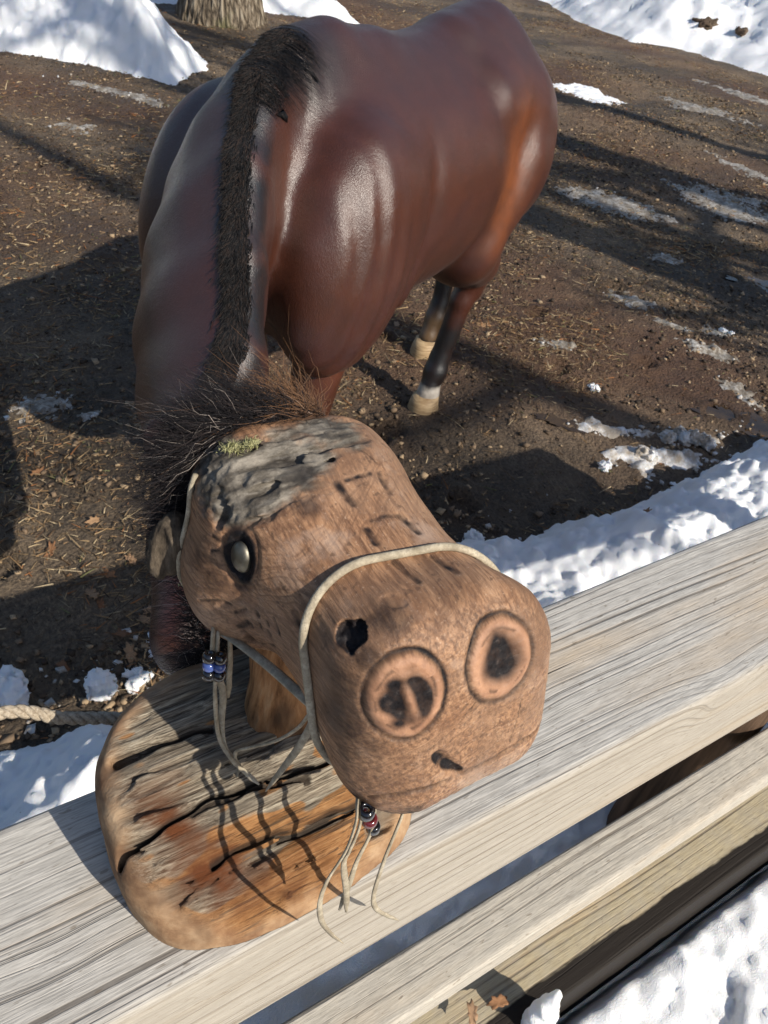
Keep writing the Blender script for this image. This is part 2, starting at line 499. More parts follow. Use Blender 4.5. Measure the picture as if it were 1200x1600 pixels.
def _mud():
    m = Mat('muddy_soil', 0.75, 0.35)
    big = m.noise(0.9, 5, 0.6); mid = m.noise(7, 6, 0.65); fine = m.noise(75, 5, 0.75); vo = m.voro(70)
    grain = m.noise(1, 4, .65, m.scaled((120, 40, 60)))
    c = m.ramp(mid, (0.30, (0.034, 0.025, 0.018)), (0.48, (0.105, 0.076, 0.053)), (0.66, (0.25, 0.185, 0.125)))
    c = m.mix(m.ramp(fine, (0.40, 0.0), (0.62, 0.9)), c, (0.30, 0.225, 0.15))
    c = m.mix(m.ramp(grain, (0.54, 0.0), (0.66, 0.85)), c, (0.38, 0.28, 0.175))
    c = m.mix(m.ramp(vo, (0.04, 0.7), (0.16, 0.0)), c, (0.022, 0.016, 0.012))
    wetm = m.ramp(big, (0.42, 1.0), (0.62, 0.0))
    c = m.mix(m.math('MULTIPLY', wetm, 0.68), c, (0.024, 0.017, 0.012))
    red = m.ramp(m.noise(.33, 3, .5, m.scaled((1, 1, 1), (4, 2, 0))), (0.46, 0.0), (0.62, 0.55))
    c = m.mix(red, c, (0.14, 0.062, 0.030), 'MIX')
    m.set(Base_Color=c, Roughness=m.ramp(m.math('ADD', m.math('MULTIPLY', big, .6), m.math('MULTIPLY', mid, .5)), (0.40, 0.42), (0.62, 0.85)))
    h = m.math('ADD', m.math('MULTIPLY', mid, 1.3), m.math('ADD', m.math('MULTIPLY', fine, 0.8), m.math('MULTIPLY', vo, -0.35)))
    m.bump(h, 1.0, 0.036)
    return m.m
M['mud'] = _mud()

def _vcol(name, rough=0.7, spec=0.25, bump=0.0, scale=200, a='col', vary=0.25):
    m = Mat(name, rough, spec)
    n_ = m.noise(scale, 3, .6)
    c = m.mix(m.ramp(n_, (0.3, vary), (0.6, 0.0)), m.at(a, 'Color'), (0.02, 0.015, 0.01))
    m.set(Base_Color=c)
    if bump: m.bump(n_, bump, 0.004)
    return m.m
M['litter'] = _vcol('dry_litter', 0.8, 0.2)
M['leaf'] = _vcol('dry_leaf', 0.65, 0.3, 0.4, 90)

def _bark():
    m = Mat('grey_brown_bark', 0.9, 0.15)
    v = m.scaled((9, 9, 1.7))
    ridges = m.voro(1.7, v, 'DISTANCE_TO_EDGE'); n_ = m.noise(1.6, 6, .65, v, 1.0)
    h = m.math('ADD', m.math('MULTIPLY', ridges, 1.4), n_)
    c = m.ramp(h, (0.42, (0.045, 0.035, 0.026)), (0.72, (0.20, 0.16, 0.115)), (1.0, (0.34, 0.29, 0.22)))
    c = m.mix(m.ramp(m.noise(2.2, 4, .6), (0.50, 0.0), (0.66, 0.5)), c, (0.15, 0.155, 0.06))
    m.set(Base_Color=c); m.bump(h, 1.0, 0.05); return m.m
M['bark'] = _bark()

# ---------------------------------------------------------------- ground
_hr = np.random.default_rng(55)
HOOFS = [(_hr.uniform(-.3, 6), 1.5 + 5.0 * _hr.random() ** 1.3, _hr.uniform(0, 6.28)) for _ in range(55)]
HOOFS = [h for h in HOOFS if min(math.hypot(h[0] - a, h[1] - b) for a, b in ((1.70, 2.15), (1.97, 2.56))) > .16]
def gz(x, y):
    p = np.stack([np.asarray(x, float).ravel(), np.asarray(y, float).ravel(), np.zeros(np.size(x))], 1)
    near = 1 / (1 + (np.hypot(p[:, 0] - 2, p[:, 1] - 3) / 25) ** 2)
    z = 0.045 * fbm(p, 0.55, 3, 1) + near * (0.022 * fbm(p, 3.1, 3, 5) + 0.012 * np.abs(fbm(p, 11.0, 3, 9)))
    # hoof prints and clods close by
    z += near * 0.017 * np.clip(fbm(p, 21.0, 3, 13, .6), -0.3, 1)
    for hx, hy, ha in HOOFS:                                   # hoof prints pressed into the mud
        k = np.flatnonzero((np.abs(p[:, 0] - hx) < .16) & (np.abs(p[:, 1] - hy) < .16))
        if len(k):
            u = (p[k, 0] - hx) * math.cos(ha) + (p[k, 1] - hy) * math.sin(ha); v = -(p[k, 0] - hx) * math.sin(ha) + (p[k, 1] - hy) * math.cos(ha)
            e = np.sqrt((u / .070) ** 2 + (v / .060) ** 2)
            z[k] += -.024 * sstep(1.05, .78, e) + .012 * np.exp(-((e - 1.25) / .22) ** 2) + .010 * sstep(.5, .2, np.hypot(u + .03, v * 1.5) / .05)
    return z.reshape(np.shape(x))

def spaced(a, b, step, far):
    s = [a]; 
    lo, hi = [], []
    d = step; v = a
    while v > -far: d *= 1.22; v -= d; lo.append(v)
    d = step; v = b
    while v < far: d *= 1.22; v += d; hi.append(v)
    return np.array(lo[::-1] + list(np.arange(a, b + 1e-6, step)) + hi)

def grid_mesh(name, xs, ys, zf):
    X, Y = np.meshgrid(xs, ys, indexing='ij'); Z = zf(X, Y)
    n, m_ = X.shape
    V = np.stack([X, Y, Z], -1).reshape(-1, 3)
    I, J = np.meshgrid(np.arange(n - 1), np.arange(m_ - 1), indexing='ij')
    F = np.stack([I * m_ + J, (I + 1) * m_ + J, (I + 1) * m_ + J + 1, I * m_ + J + 1], -1).reshape(-1, 4)
    return V, F

V, F = grid_mesh('ground', spaced(-1.0, 6.5, 0.022, 500), spaced(0.9, 8.5, 0.022, 500), gz)
ground = link('ground', mesh_np('ground', V, F), M['mud'], kind='structure')

# ---------------------------------------------------------------- snow
def poly_sd(P, poly):
    """signed distance to polygon, positive inside"""
    poly = np.asarray(poly, float); n = len(poly)
    d = np.full(len(P), 1e9); ins = np.zeros(len(P), bool)
    for i in range(n):
        a, b = poly[i], poly[(i + 1) % n]; ba = b - a
        t = np.clip((P - a) @ ba / (ba @ ba + 1e-12), 0, 1)
        d = np.minimum(d, np.hypot(*(P - a - t[:, None] * ba).T))
        c = ((a[1] > P[:, 1]) != (b[1] > P[:, 1])) & (P[:, 0] < ba[0] * (P[:, 1] - a[1]) / (ba[1] + 1e-12) + a[0])
        ins ^= c
    return np.where(ins, d, -d)

def snow_sheet(name, poly, hmax, w, step, edge, lump, mat, extra=None, pad=0.15, lscale=3.0, power=1.0, **props):
    poly = np.asarray(poly, float)[:, :2]
    lo, hi = poly.min(0) - pad, poly.max(0) + pad
    xs = np.arange(lo[0], hi[0], step); ys = np.arange(lo[1], hi[1], step)
    X, Y = np.meshgrid(xs, ys, indexing='ij'); P2 = np.stack([X.ravel(), Y.ravel()], 1)
    P3 = np.concatenate([P2, np.zeros((len(P2), 1))], 1)
    sd = poly_sd(P2, poly) + edge * fbm(P3, 1.2 / max(edge, .02) * .22, 4, 21, .6) + (min(edge, .12) * .9 if hmax < .06 else .02) * fbm(P3, 11.0, 4, 23, .65)
    prof = np.clip(sd / w, -1, 1)
    rise = np.where(prof > 0, np.sin(np.clip(prof, 0, 1) * np.pi / 2) ** power, prof * 0.8)
    h = hmax * rise + lump * fbm(P3, lscale, 4, 31, .6) * sstep(-.1, .5, prof)
    h = h + 0.22 * lump * np.abs(fbm(P3, lscale * 4.2, 4, 41, .6)) * sstep(0, .3, prof)
    if extra is not None: h = extra(P2, h)
    base = gz(P2[:, 0], P2[:, 1])
    Z = base + h
    keep = (sd > -0.12 * max(w, .1) - step * 2).reshape(X.shape)
    n, m_ = X.shape
    I, J = np.meshgrid(np.arange(n - 1), np.arange(m_ - 1), indexing='ij')
    kf = keep[:-1, :-1] & keep[1:, :-1] & keep[1:, 1:] & keep[:-1, 1:]
    F = np.stack([I * m_ + J, (I + 1) * m_ + J, (I + 1) * m_ + J + 1, I * m_ + J + 1], -1)[kf]
    used, inv = np.unique(F, return_inverse=True)
    V = np.concatenate([P2, Z[:, None]], 1)[used]
    return link(name, mesh_np(name, V, inv.reshape(-1, 4)), mat, **props)

def fence_snow(P, h):
    x, y = P[:, 0], P[:, 1]
    p3 = np.stack([x, y, x * 0], 1)
    gone = sstep(.62, .40, x + .06 * noise(p3, 9, 6))
    near = sstep(0.132, 0.095, y + 0.012 * noise(p3, 9, 3) + 0.075 * gone)
    far = .35 * sstep(0.20, 0.40, y) + .65 * sstep(.50, .85, y)
    h2 = h * far + near * (0.235 + 0.014 * fbm(p3, 5, 3, 2) + 0.005 * np.abs(fbm(p3, 30, 3, 8)))
    h2 = h2 + .06 * sstep(.55, .7, x) * sstep(.26, .13, y) * (1 - near)
    # a boot print in the near snow: an oval pan with tread lugs
    for cx, cy, ang, dep_ in (((0.9369, -0.0074, 0.1700)[0], (0.9369, -0.0074, 0.1700)[1], 25, .030), ((0.8541, 0.0742, 0.1700)[0], (0.8541, 0.0742, 0.1700)[1], 20, .010)):
        c, s = math.cos(R(ang)), math.sin(R(ang))
        u = (x - cx) * c + (y - cy) * s; v = -(x - cx) * s + (y - cy) * c
        e = (u / .075) ** 2 + (v / .045) ** 2
        pan = sstep(1.15, 0.75, e)
        lug = .5 + .5 * np.sin(u * 150) * np.cos(v * 90)
        h2 = h2 - pan * dep_ * (1 - .5 * lug)
    return h2

strip = [(-2.5, -1.1), (5.5, -1.1), (5.5, 1.30), (3.6, 1.34), (2.98, 1.36), (2.45, 1.30), (1.95, 1.28), (1.55, 1.30), (1.38, 1.36), (1.1, 1.33),
         (.8, 1.25), (.55, 1.22), (.33, 1.12), (.1, 1.20), (-.15, 1.16), (-.6, 1.25), (-2.5, 1.25)]
SNOW = {}
SNOW['fence'] = snow_sheet('snow_by_the_fence', strip, 0.24, 0.36, 0.0105, 0.08, 0.09, M['snow'], fence_snow, lscale=3.4, kind='structure')
pl = (0.9679, 8.6269, 0.0000); pm = (1.8500, 7.8979, 0.0000); pr = (2.4065, 7.3746, 0.0000)
snow_sheet('snow_bank_by_the_tree', [pl[:2], pm[:2], pr[:2], (2.95, 8.05), (2.9, 9.2), (1.0, 12.0), (-3.5, 13.5), (-4.5, 12.0)], 1.35, 2.1, 0.025, 0.10, 0.26, M['snow'], lscale=1.8, pad=.3, power=1.0, kind='structure')
SNOW['yard'] = snow_sheet('snow_bank_across_the_yard', [(11.6928, 13.6650, 0.0000)[:2], (10.9861, 11.5492, 0.0000)[:2], (10.5765, 9.8668, 0.0000)[:2], (11.3706, 9.1676, 0.0000)[:2], (11.4513, 7.7000, 0.0000)[:2], (14, 7.2), (24, 9), (30, 22), (14, 30)], 1.0, 2.6, 0.07, 0.22, 0.26, M['snow'], lscale=1.3, pad=.5, kind='structure')
snow_sheet('snow_behind_the_horse', [(4.9083, 11.0481, 0.0000)[:2], (5.8638, 10.2543, 0.0000)[:2], (6.6, 13.5), (5.0, 18), (0, 18), (2.0, 11.5)], 0.8, 2.0, 0.07, 0.2, 0.2, M['snow'], lscale=1.3, pad=.5, kind='structure')

def snow_z(which, x, y):
    me = SNOW[which].data; co = np.empty(len(me.vertices) * 3, np.float32); me.vertices.foreach_get('co', co); co = co.reshape(-1, 3)
    return float(co[np.argmin((co[:, 0] - x) ** 2 + (co[:, 1] - y) ** 2), 2])

def blob_poly(a, b, w, n=20, seed=0):
    a = np.array(a[:2]); b = np.array(b[:2]); c = (a + b) / 2; u = (b - a) / 2; L = np.linalg.norm(u)
    v = np.array([-u[1], u[0]]) / L * w; g = np.random.default_rng(seed)
    t = np.linspace(0, 2 * np.pi, n, endpoint=False); r = 1 + .18 * g.normal(size=n)
    return c + (np.cos(t) * r)[:, None] * u + (np.sin(t) * r)[:, None] * v

patches = [
    ('snow', (6.8790, 7.3618, 0.0000), (7.0309, 6.6146, -0.0000), .22, .05), ('ice', (4.4645, 4.3313, 0.0000), (4.8078, 3.6033, 0.0000), .16, .02),
    ('ice', (5.5527, 4.2252, 0.0000), (5.8735, 3.3834, 0.0000), .22, .02), ('ice', (6.7086, 4.8015, 0.0000), (6.7280, 4.0189, 0.0000), .10, .02),
    ('ice', (3.4384, 2.7938, 0.0000), (3.5663, 2.5717, 0.0000), .05, .015), ('ice', (3.3575, 2.1797, 0.0000), (3.5551, 1.9610, 0.0000), .05, .015),
    ('ice', (3.6366, 2.2963, 0.0000), (3.6958, 2.1420, -0.0000), .04, .015), ('dirty_snow', (2.2639, 1.7764, 0.0000), (2.4944, 1.5985, 0.0000), .05, .03),
    ('dirty_snow', (2.2554, 1.5482, 0.0000), (2.6970, 1.3980, 0.0000), .07, .04), ('dirty_snow', (2.5311, 1.6345, 0.0000), (2.7810, 1.4883, 0.0000), .03, .03),
    ('ice', (0.1764, 2.7099, 0.0000), (0.3818, 2.7203, 0.0000), .06, .015), ('ice', (0.4016, 2.6038, 0.0000), (0.4586, 2.5921, -0.0000), .02, .015),
    ('ice', (1.1736, 6.2702, 0.0000), (1.3896, 6.1423, 0.0000), .10, .02), ('ice', (1.5129, 7.5208, 0.0000), (2.1036, 6.7220, 0.0000), .07, .02),
    ('ice', (8.1039, 6.5708, 0.0000), (8.3755, 5.6718, 0.0000), .16, .03), ('ice', (9.5203, 7.4178, 0.0000), (9.6279, 6.3668, 0.0000), .12, .03), ('ice', (4.1332, 3.2035, 0.0000), (4.2601, 3.0368, 0.0000), .05, .015),
    ('ice', (3.2562, 1.8166, 0.0000), (3.2522, 1.5798, 0.0000), .04, .012), ('ice', (2.5883, 2.4316, 0.0000), (2.7525, 2.3238, 0.0000), .03, .012), ('ice', (3.4207, 2.4562, 0.0000), (3.5093, 2.2761, -0.0000), .03, .012),
]
for k, (mt, a, b, w, h) in enumerate(patches):
    snow_sheet('snow_patch' if 'snow' in mt else 'ice_patch', blob_poly(a, b, w * 1.25, seed=k), h * .6, w * 1.3, 0.012 if a[1] < 4 else 0.025, w * 1.1, h * .5, M[mt], lscale=9, pad=.1, kind='structure')

# crumbs of ice and slush round the patches
g = np.random.default_rng(91); cen = []
for mt, a, b, w, h in patches:
    a, b = np.array(a[:2]), np.array(b[:2]); k = int(5 + 6 * np.linalg.norm(b - a)); k = min(k, 14)
    u = b - a; v_ = np.array([-u[1], u[0]]) / np.linalg.norm(u)
    cen.append(a + (g.random((k, 1)) * 1.5 - .25) * u + v_ * g.normal(0, 1.1, (k, 1)) * w)
for px_, py_, n_, sp in ((.45, 1.36, 60, .16), (2.6, 1.48, 60, .2), (1.3, 1.40, 25, .2), (.1, 1.30, 40, .15)):
    cen.append(np.array((px_, py_)) + g.normal(0, 1, (n_, 2)) * (sp, sp * .4))
cen = np.concatenate(cen); n = len(cen)
cube = np.array([(-1, -1, -1), (1, -1, -1), (1, 1, -1), (-1, 1, -1), (-1, -1, 1), (1, -1, 1), (1, 1, 1), (-1, 1, 1)], float)
sz = np.clip(g.gamma(2.0, .0030, n), .002, .010)[:, None] * g.uniform(.6, 1.3, (n, 3)) * (1, 1, .7)
Vc = cube[None] * sz[:, None] * g.uniform(.5, 1.2, (n, 8, 1)); an = g.uniform(0, 6.28, (n, 1))
Vc = np.stack([Vc[..., 0] * np.cos(an) - Vc[..., 1] * np.sin(an), Vc[..., 0] * np.sin(an) + Vc[..., 1] * np.cos(an), Vc[..., 2]], -1)
Vc[..., :2] += cen[:, None]; Vc[..., 2] += (gz(cen[:, 0], cen[:, 1]) + sz[:, 2] * .4)[:, None]
fq = np.array([(0, 3, 2, 1), (4, 5, 6, 7), (0, 1, 5, 4), (1, 2, 6, 5), (2, 3, 7, 6), (3, 0, 4, 7)])
link('ice_crumbs', mesh_np('ice_crumbs', Vc.reshape(-1, 3), (fq[None] + (np.arange(n) * 8)[:, None, None]).reshape(-1, 4)), M['dirty_snow'], kind='stuff', label='crumbs of ice and slush scattered over the mud', category='ice crumbs')

# brown melt-water puddle at the right
def _water():
    m = Mat('brown_meltwater', 0.08, 0.5)
    m.set(Base_Color=m.ramp(m.noise(12, 4, .6), (.35, (.028, .016, .006)), (.7, (.075, .045, .016))))
    m.bump(m.noise(60, 2, .5), 0.08, 0.004); return m.m
M['water'] = _water()
for a, b, w in (((4.4446, 2.8175, 0.0000), (4.6553, 2.3346, 0.0000), .12), ((2.9021, 1.7084, 0.0000), (3.1704, 1.3386, 0.0000), .10), ((2.1121, 1.9202, 0.0000), (2.2726, 1.6838, 0.0000), .04)):
    pp = blob_poly(a, b, w, 40, 5)
    zz = float(gz(pp[:, 0], pp[:, 1]).mean()) + 0.004
    link('puddle', pyd('puddle', [(x, y, zz) for x, y in pp], [list(range(len(pp)))]), M['water'], kind='structure')

# ---------------------------------------------------------------- loose snow clumps
def clump_mesh(seed, r):
    g = np.random.default_rng(seed)
    c = g.normal(size=(5, 3)) * (r * .45, r * .45, r * .22); rad = g.uniform(.45, .75, 5) * r
    def f(p):
        d = None
        for a, b in zip(c, rad):
            e = np.sqrt(((p - a.astype(np.float32)) ** 2).sum(1)) - b
            d = e if d is None else smin(d, e, r * .12)
        return d + r * .55 * fbm(p, 1.9 / r, 4, seed, .6)
    return sdf_mesh(f, (-2 * r,) * 3, (2 * r,) * 3, r / 8)
clumps = [ # position, size, label
    ((2.1515, 1.4993, 0.0000), .030, 'round white snow lump sitting alone at the edge of the fence snow on the right'),
    ((2.7124, 1.4649, 0.0000), .045, 'dirty snow chunk among slush at the right edge of the yard'),
    ((2.5935, 1.5604, 0.0000), .040, 'grey slush chunk in the middle of the slushy patch'),
    ((2.3791, 1.5229, 0.0000), .040, 'slush chunk on the near side of the slushy patch'),
    ((0.2249, 1.2867, 0.0000), .030, 'small snow lump left of the bead tassel, beyond the carved base'),
    ((0.1297, 1.2531, 0.0500), .040, 'snow clump beyond the rope, between rope and dark soil'),
    ((-0.0667, 1.3706, 0.0200), .050, 'snow lump at the left picture edge above the rope'),
    ((0.3186, 1.4164, -0.0000), .020, 'tiny snow lump among brown leaves left of the bead tassel'),
    ((0.3582, 1.4239, 0.0000), .022, 'tiny snow lump beside the brown leaf below the halter'),
    ((0.3791, 1.3757, 0.0000), .026, 'small bright snow lump just left of the hanging bead tassel'),
    ((0.3055, 1.3477, 0.0000), .018, 'tiny snow crumb on dark soil below the leaf pile'),
    ((1.3876, 1.3515, 0.0300), .035, 'snow lump touching the right side of the carved head outline'),
    ((3.7216, 2.2085, 0.0000), .025, 'small ice lump on the mud at the right'),
    ((2.5653, 2.0014, 0.0000), .020, 'tiny ice crumb on the mud right of the hind hoof'),
]
for k, (p, r, lab) in enumerate(clumps):
    v, q = clump_mesh(k + 1, r)
    z = float(gz(p[0], p[1])) + p[2]
    o = link('snow_lump', mesh_np('snow_lump', v, q), M['dirty_snow' if ('slush' in lab or 'dirty' in lab) else 'snow'], label=lab, category='snow lump', group='loose lumps of snow')
    o.location = (p[0], p[1], z + r * .3)
for k, (p, r, lab) in enumerate(((((7.7138, 6.2002, 0.8000), (14.2097, 11.4213, 0.0000)), .16, 'dark clod of earth on the far snow bank, left of its neighbour'), (((8.0070, 6.0004, 0.8000), (14.7498, 11.0533, 0.0000)), .15, 'dark clod of earth on the far snow bank, nearest the picture edge'))):
    for t in np.linspace(0, 1, 60):                      # walk down to the snow surface
        c = np.array(p[0]) * (1 - t) + np.array(p[1]) * t
        if c[2] <= snow_z('yard', c[0], c[1]): break
    p = c
    v, q = clump_mesh(k + 31, r)
    o = link('earth_clod', mesh_np('earth_clod', v, q), M['mud'], label=lab, category='clod', group='clods on the far snow')
    o.location = (p[0], p[1], p[2] + .02); o.scale = (1.2, 1.2, .8)
# upright crusted chunk against the bottom rail, near side
def chunk(p):
    d = chain(p, [(0, 0, -.03), (-.004, .0, .045), (.006, .004, .10)], [.034, .024, .006], .01, (1, 1.4, 1))
    return d + .010 * fbm(p, 38, 3, 5)
v, q = sdf_mesh(chunk, (-.07, -.06, -.07), (.07, .06, .14), .003)
o = link('snow_chunk', mesh_np('snow_chunk', v, q), M['snow'], label='upright jagged snow chunk standing on the wet bottom rail in the foreground', category='snow chunk')
o.location = (0.5398, 0.1167, 0.4050)

# ---------------------------------------------------------------- fence
fence = empty('rail_fence', (0.2, 0.3, 0), 'weathered grey timber rail fence crossing the foreground under the carved head', 'fence')
V, F = rbox((-2.2, 0.217, 0.868), (2.50, 0.420, 1.05), 0.010, 8)
link('top_rail', pyd('top_rail', V, F), M['rail'], fence, label='broad pale weathered top rail')
V, F = rbox((-2.2, 0.186, 0.55), (2.50, 0.258, 0.615), 0.007, 8)
link('middle_rail', pyd('middle_rail', V, F), M['rail2'], fence)
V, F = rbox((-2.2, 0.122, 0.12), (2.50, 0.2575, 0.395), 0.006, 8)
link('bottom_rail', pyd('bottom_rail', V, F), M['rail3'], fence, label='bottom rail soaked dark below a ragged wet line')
px0 = (1.0725, 0.3000, 0.4709)[0]
for x in (px0 + .075, 2.36, px0 + .075 - 2.4):
    ang = np.linspace(0, 2 * np.pi, 20, endpoint=False)
    zs = np.linspace(-.3, .864, 14)
    V = [(x + (.075 + .006 * math.sin(3 * a + z * 4)) * math.cos(a), .338 + .074 * math.sin(a), z) for z in zs for a in ang]
    n_ = len(ang)
    F = [(i * n_ + j, i * n_ + (j + 1) % n_, (i + 1) * n_ + (j + 1) % n_, (i + 1) * n_ + j) for i in range(len(zs) - 1) for j in range(n_)]
    F.append([(len(zs) - 1) * n_ + j for j in range(n_)])
    link('post', pyd('post', V, F, True), M['post'], fence)
# ---------------------------------------------------------------- carved wooden horse head on its log base
carved = empty('carved_horse_head', (0.17, 0.32, 1.0505), 'carved wooden horse head with burnt nostrils on a log base', 'wood carving')

def grad(fn, c):
    c = np.array(c, np.float32); e = 1e-3
    P = np.array([c + np.eye(3, dtype=np.float32)[i] * s * e for i in range(3) for s in (1, -1)], np.float32)
    f = fn(P); g = np.array([f[0] - f[1], f[2] - f[3], f[4] - f[5]]); return g / np.linalg.norm(g)

def frame(fn, c, uhint=(1, 0, 0)):
    n = grad(fn, c); u = np.array(uhint, float); u -= n * (u @ n); u /= np.linalg.norm(u); v = np.cross(n, u)
    return np.array(c), u, v, n

def uv(p, fr):
    q = p - fr[0].astype(np.float32); return q @ fr[1].astype(np.float32), q @ fr[2].astype(np.float32), q @ fr[3].astype(np.float32)

STROKES = [ # burnt or cut strokes: points, half width, depth
    ([(0.2155, 0.3525, 1.4149), (0.2162, 0.3409, 1.4126), (0.2188, 0.3343, 1.4112)], .0034, .0016), ([(0.2236, 0.3550, 1.4146), (0.2445, 0.3574, 1.4130)], .0018, .0012), ([(0.2526, 0.3559, 1.4112), (0.2509, 0.3385, 1.4081)], .0030, .0018),
    ([(0.2163, 0.3101, 1.4079), (0.2154, 0.2979, 1.4070)], .0030, .0016), ([(0.2231, 0.3168, 1.4080), (0.2364, 0.3183, 1.4069), (0.2454, 0.3155, 1.4056)], .0018, .0012), ([(0.2461, 0.3140, 1.4053), (0.2504, 0.2982, 1.4033)], .0028, .0018),
    ([(0.2185, 0.2777, 1.4057), (0.2229, 0.2558, 1.4068)], .0024, .0016), ([(0.2466, 0.2736, 1.4030), (0.2524, 0.2550, 1.4040)], .0026, .0018), ([(0.1531, 0.2879, 1.3757), (0.1535, 0.2807, 1.3725)], .0034, .0018),
    ([(0.1369, 0.3643, 1.3922), (0.1429, 0.3528, 1.3956)], .0022, .0015), ([(0.1305, 0.3725, 1.3791), (0.1323, 0.3662, 1.3790), (0.1346, 0.3602, 1.3809)], .0014, .001), ([(0.1281, 0.3708, 1.3677), (0.1334, 0.3596, 1.3751)], .0010, .001),
    ([(0.1343, 0.3439, 1.3538), (0.1389, 0.3367, 1.3608)], .0026, .0012), ([(0.1328, 0.3384, 1.3333), (0.1379, 0.3321, 1.3415)], .0015, .0015), ([(0.1338, 0.3352, 1.3194), (0.1378, 0.3295, 1.3291)], .0026, .0015),
    ([(0.1425, 0.3236, 1.3448), (0.1431, 0.3216, 1.3425)], .0018, .0015), ([(0.1396, 0.3267, 1.3299), (0.1404, 0.3251, 1.3278)], .0013, .0012), ([(0.1434, 0.3199, 1.3360), (0.1438, 0.3185, 1.3332)], .0015, .0012),
    ([(0.1458, 0.3136, 1.3436), (0.1464, 0.3115, 1.3416)], .0015, .0012), ([(0.1462, 0.3118, 1.3351), (0.1467, 0.3097, 1.3330)], .0017, .0015), ([(0.1475, 0.3062, 1.3540), (0.1487, 0.2999, 1.3449)], .0017, .0015),
    ([(0.1362, 0.3326, 1.3153), (0.1420, 0.3275, 1.3085)], .0030, .004), ([(0.1401, 0.3300, 1.3081), (0.1485, 0.3237, 1.3020)], .0036, .005), ([(0.1448, 0.3246, 1.3074), (0.1482, 0.3059, 1.3239)], .0016, .002), ([(0.1494, 0.3020, 1.3205), (0.1523, 0.2948, 1.3114)], .0012, .002),
    ([(0.2420, 0.3863, 1.4197), (0.2508, 0.3769, 1.4168), (0.2559, 0.3657, 1.4126)], .0009, .002), ([(0.1655, 0.3669, 1.4194), (0.1734, 0.3497, 1.4161), (0.1816, 0.3339, 1.4136)], .0008, .0022), ([(0.1809, 0.3826, 1.4252), (0.1877, 0.3706, 1.4218)], .0010, .003),
    ([(0.1160, 0.3685, 1.3232), (0.1265, 0.3501, 1.3371), (0.1314, 0.3421, 1.3383)], .0011, .002),
    ([(0.2357, 0.1916, 1.3506), (0.2197, 0.1874, 1.3369), (0.1995, 0.1857, 1.3285)], .0005, .0010), ([(0.2754, 0.1873, 1.3357), (0.2723, 0.1822, 1.3198), (0.2664, 0.1771, 1.3037)], .0005, .0010),
]
MOUTH = [(0.1612, 0.2070, 1.2741), (0.1700, 0.1895, 1.2907), (0.1874, 0.1796, 1.2976), (0.2150, 0.1753, 1.2968), (0.2471, 0.1749, 1.2953), (0.2780, 0.1762, 1.2984), (0.3080, 0.1853, 1.2893)]
SLOT = [(0.2069, 0.1826, 1.3209), (0.2232, 0.1758, 1.2992)]
RT = (.856, -.503, .119)
NL = frame(head_base, (0.1871, 0.2017, 1.3706), RT); NR = frame(head_base, (0.2581, 0.2001, 1.3717), RT)
HEART = frame(head_base, (0.1673, 0.2419, 1.3951), RT); EYE = frame(head_base, (0.1386, 0.3460, 1.3786), RT)
KNOT = frame(head_base, (0.1989, 0.2467, 1.4089), RT)
GREY = [((0.1465, 0.3968, 1.4180), .035), ((0.1649, 0.3787, 1.4231), .036), ((0.1938, 0.3838, 1.4241), .034), ((0.2394, 0.4074, 1.4214), .026), ((0.1394, 0.3736, 1.4036), .016)]

def path_d(p, pts):
    d = None
    for a, b in zip(pts[:-1], pts[1:]):
        e, _ = seg(p, a, b); d = e if d is None else np.minimum(d, e)
    return d

def local_add(q, e, pts, w, f):
    a = np.array(pts, np.float32); lo, hi = a.min(0) - 3.2 * w, a.max(0) + 3.2 * w
    k = np.flatnonzero((q[:, 0] > lo[0]) & (q[:, 0] < hi[0]) & (q[:, 1] > lo[1]) & (q[:, 1] < hi[1]) & (q[:, 2] > lo[2]) & (q[:, 2] < hi[2]))
    if len(k): e[k] += f(q[k])

def grey_mask(p):
    g = None
    for c, r in GREY:
        e = np.sqrt(((p - np.array(c, np.float32)) ** 2).sum(1)) / r; g = e if g is None else np.minimum(g, e)
    return sstep(1.22, 0.66, g + 0.55 * fbm(p, (30, 60, 60), 4, 3))

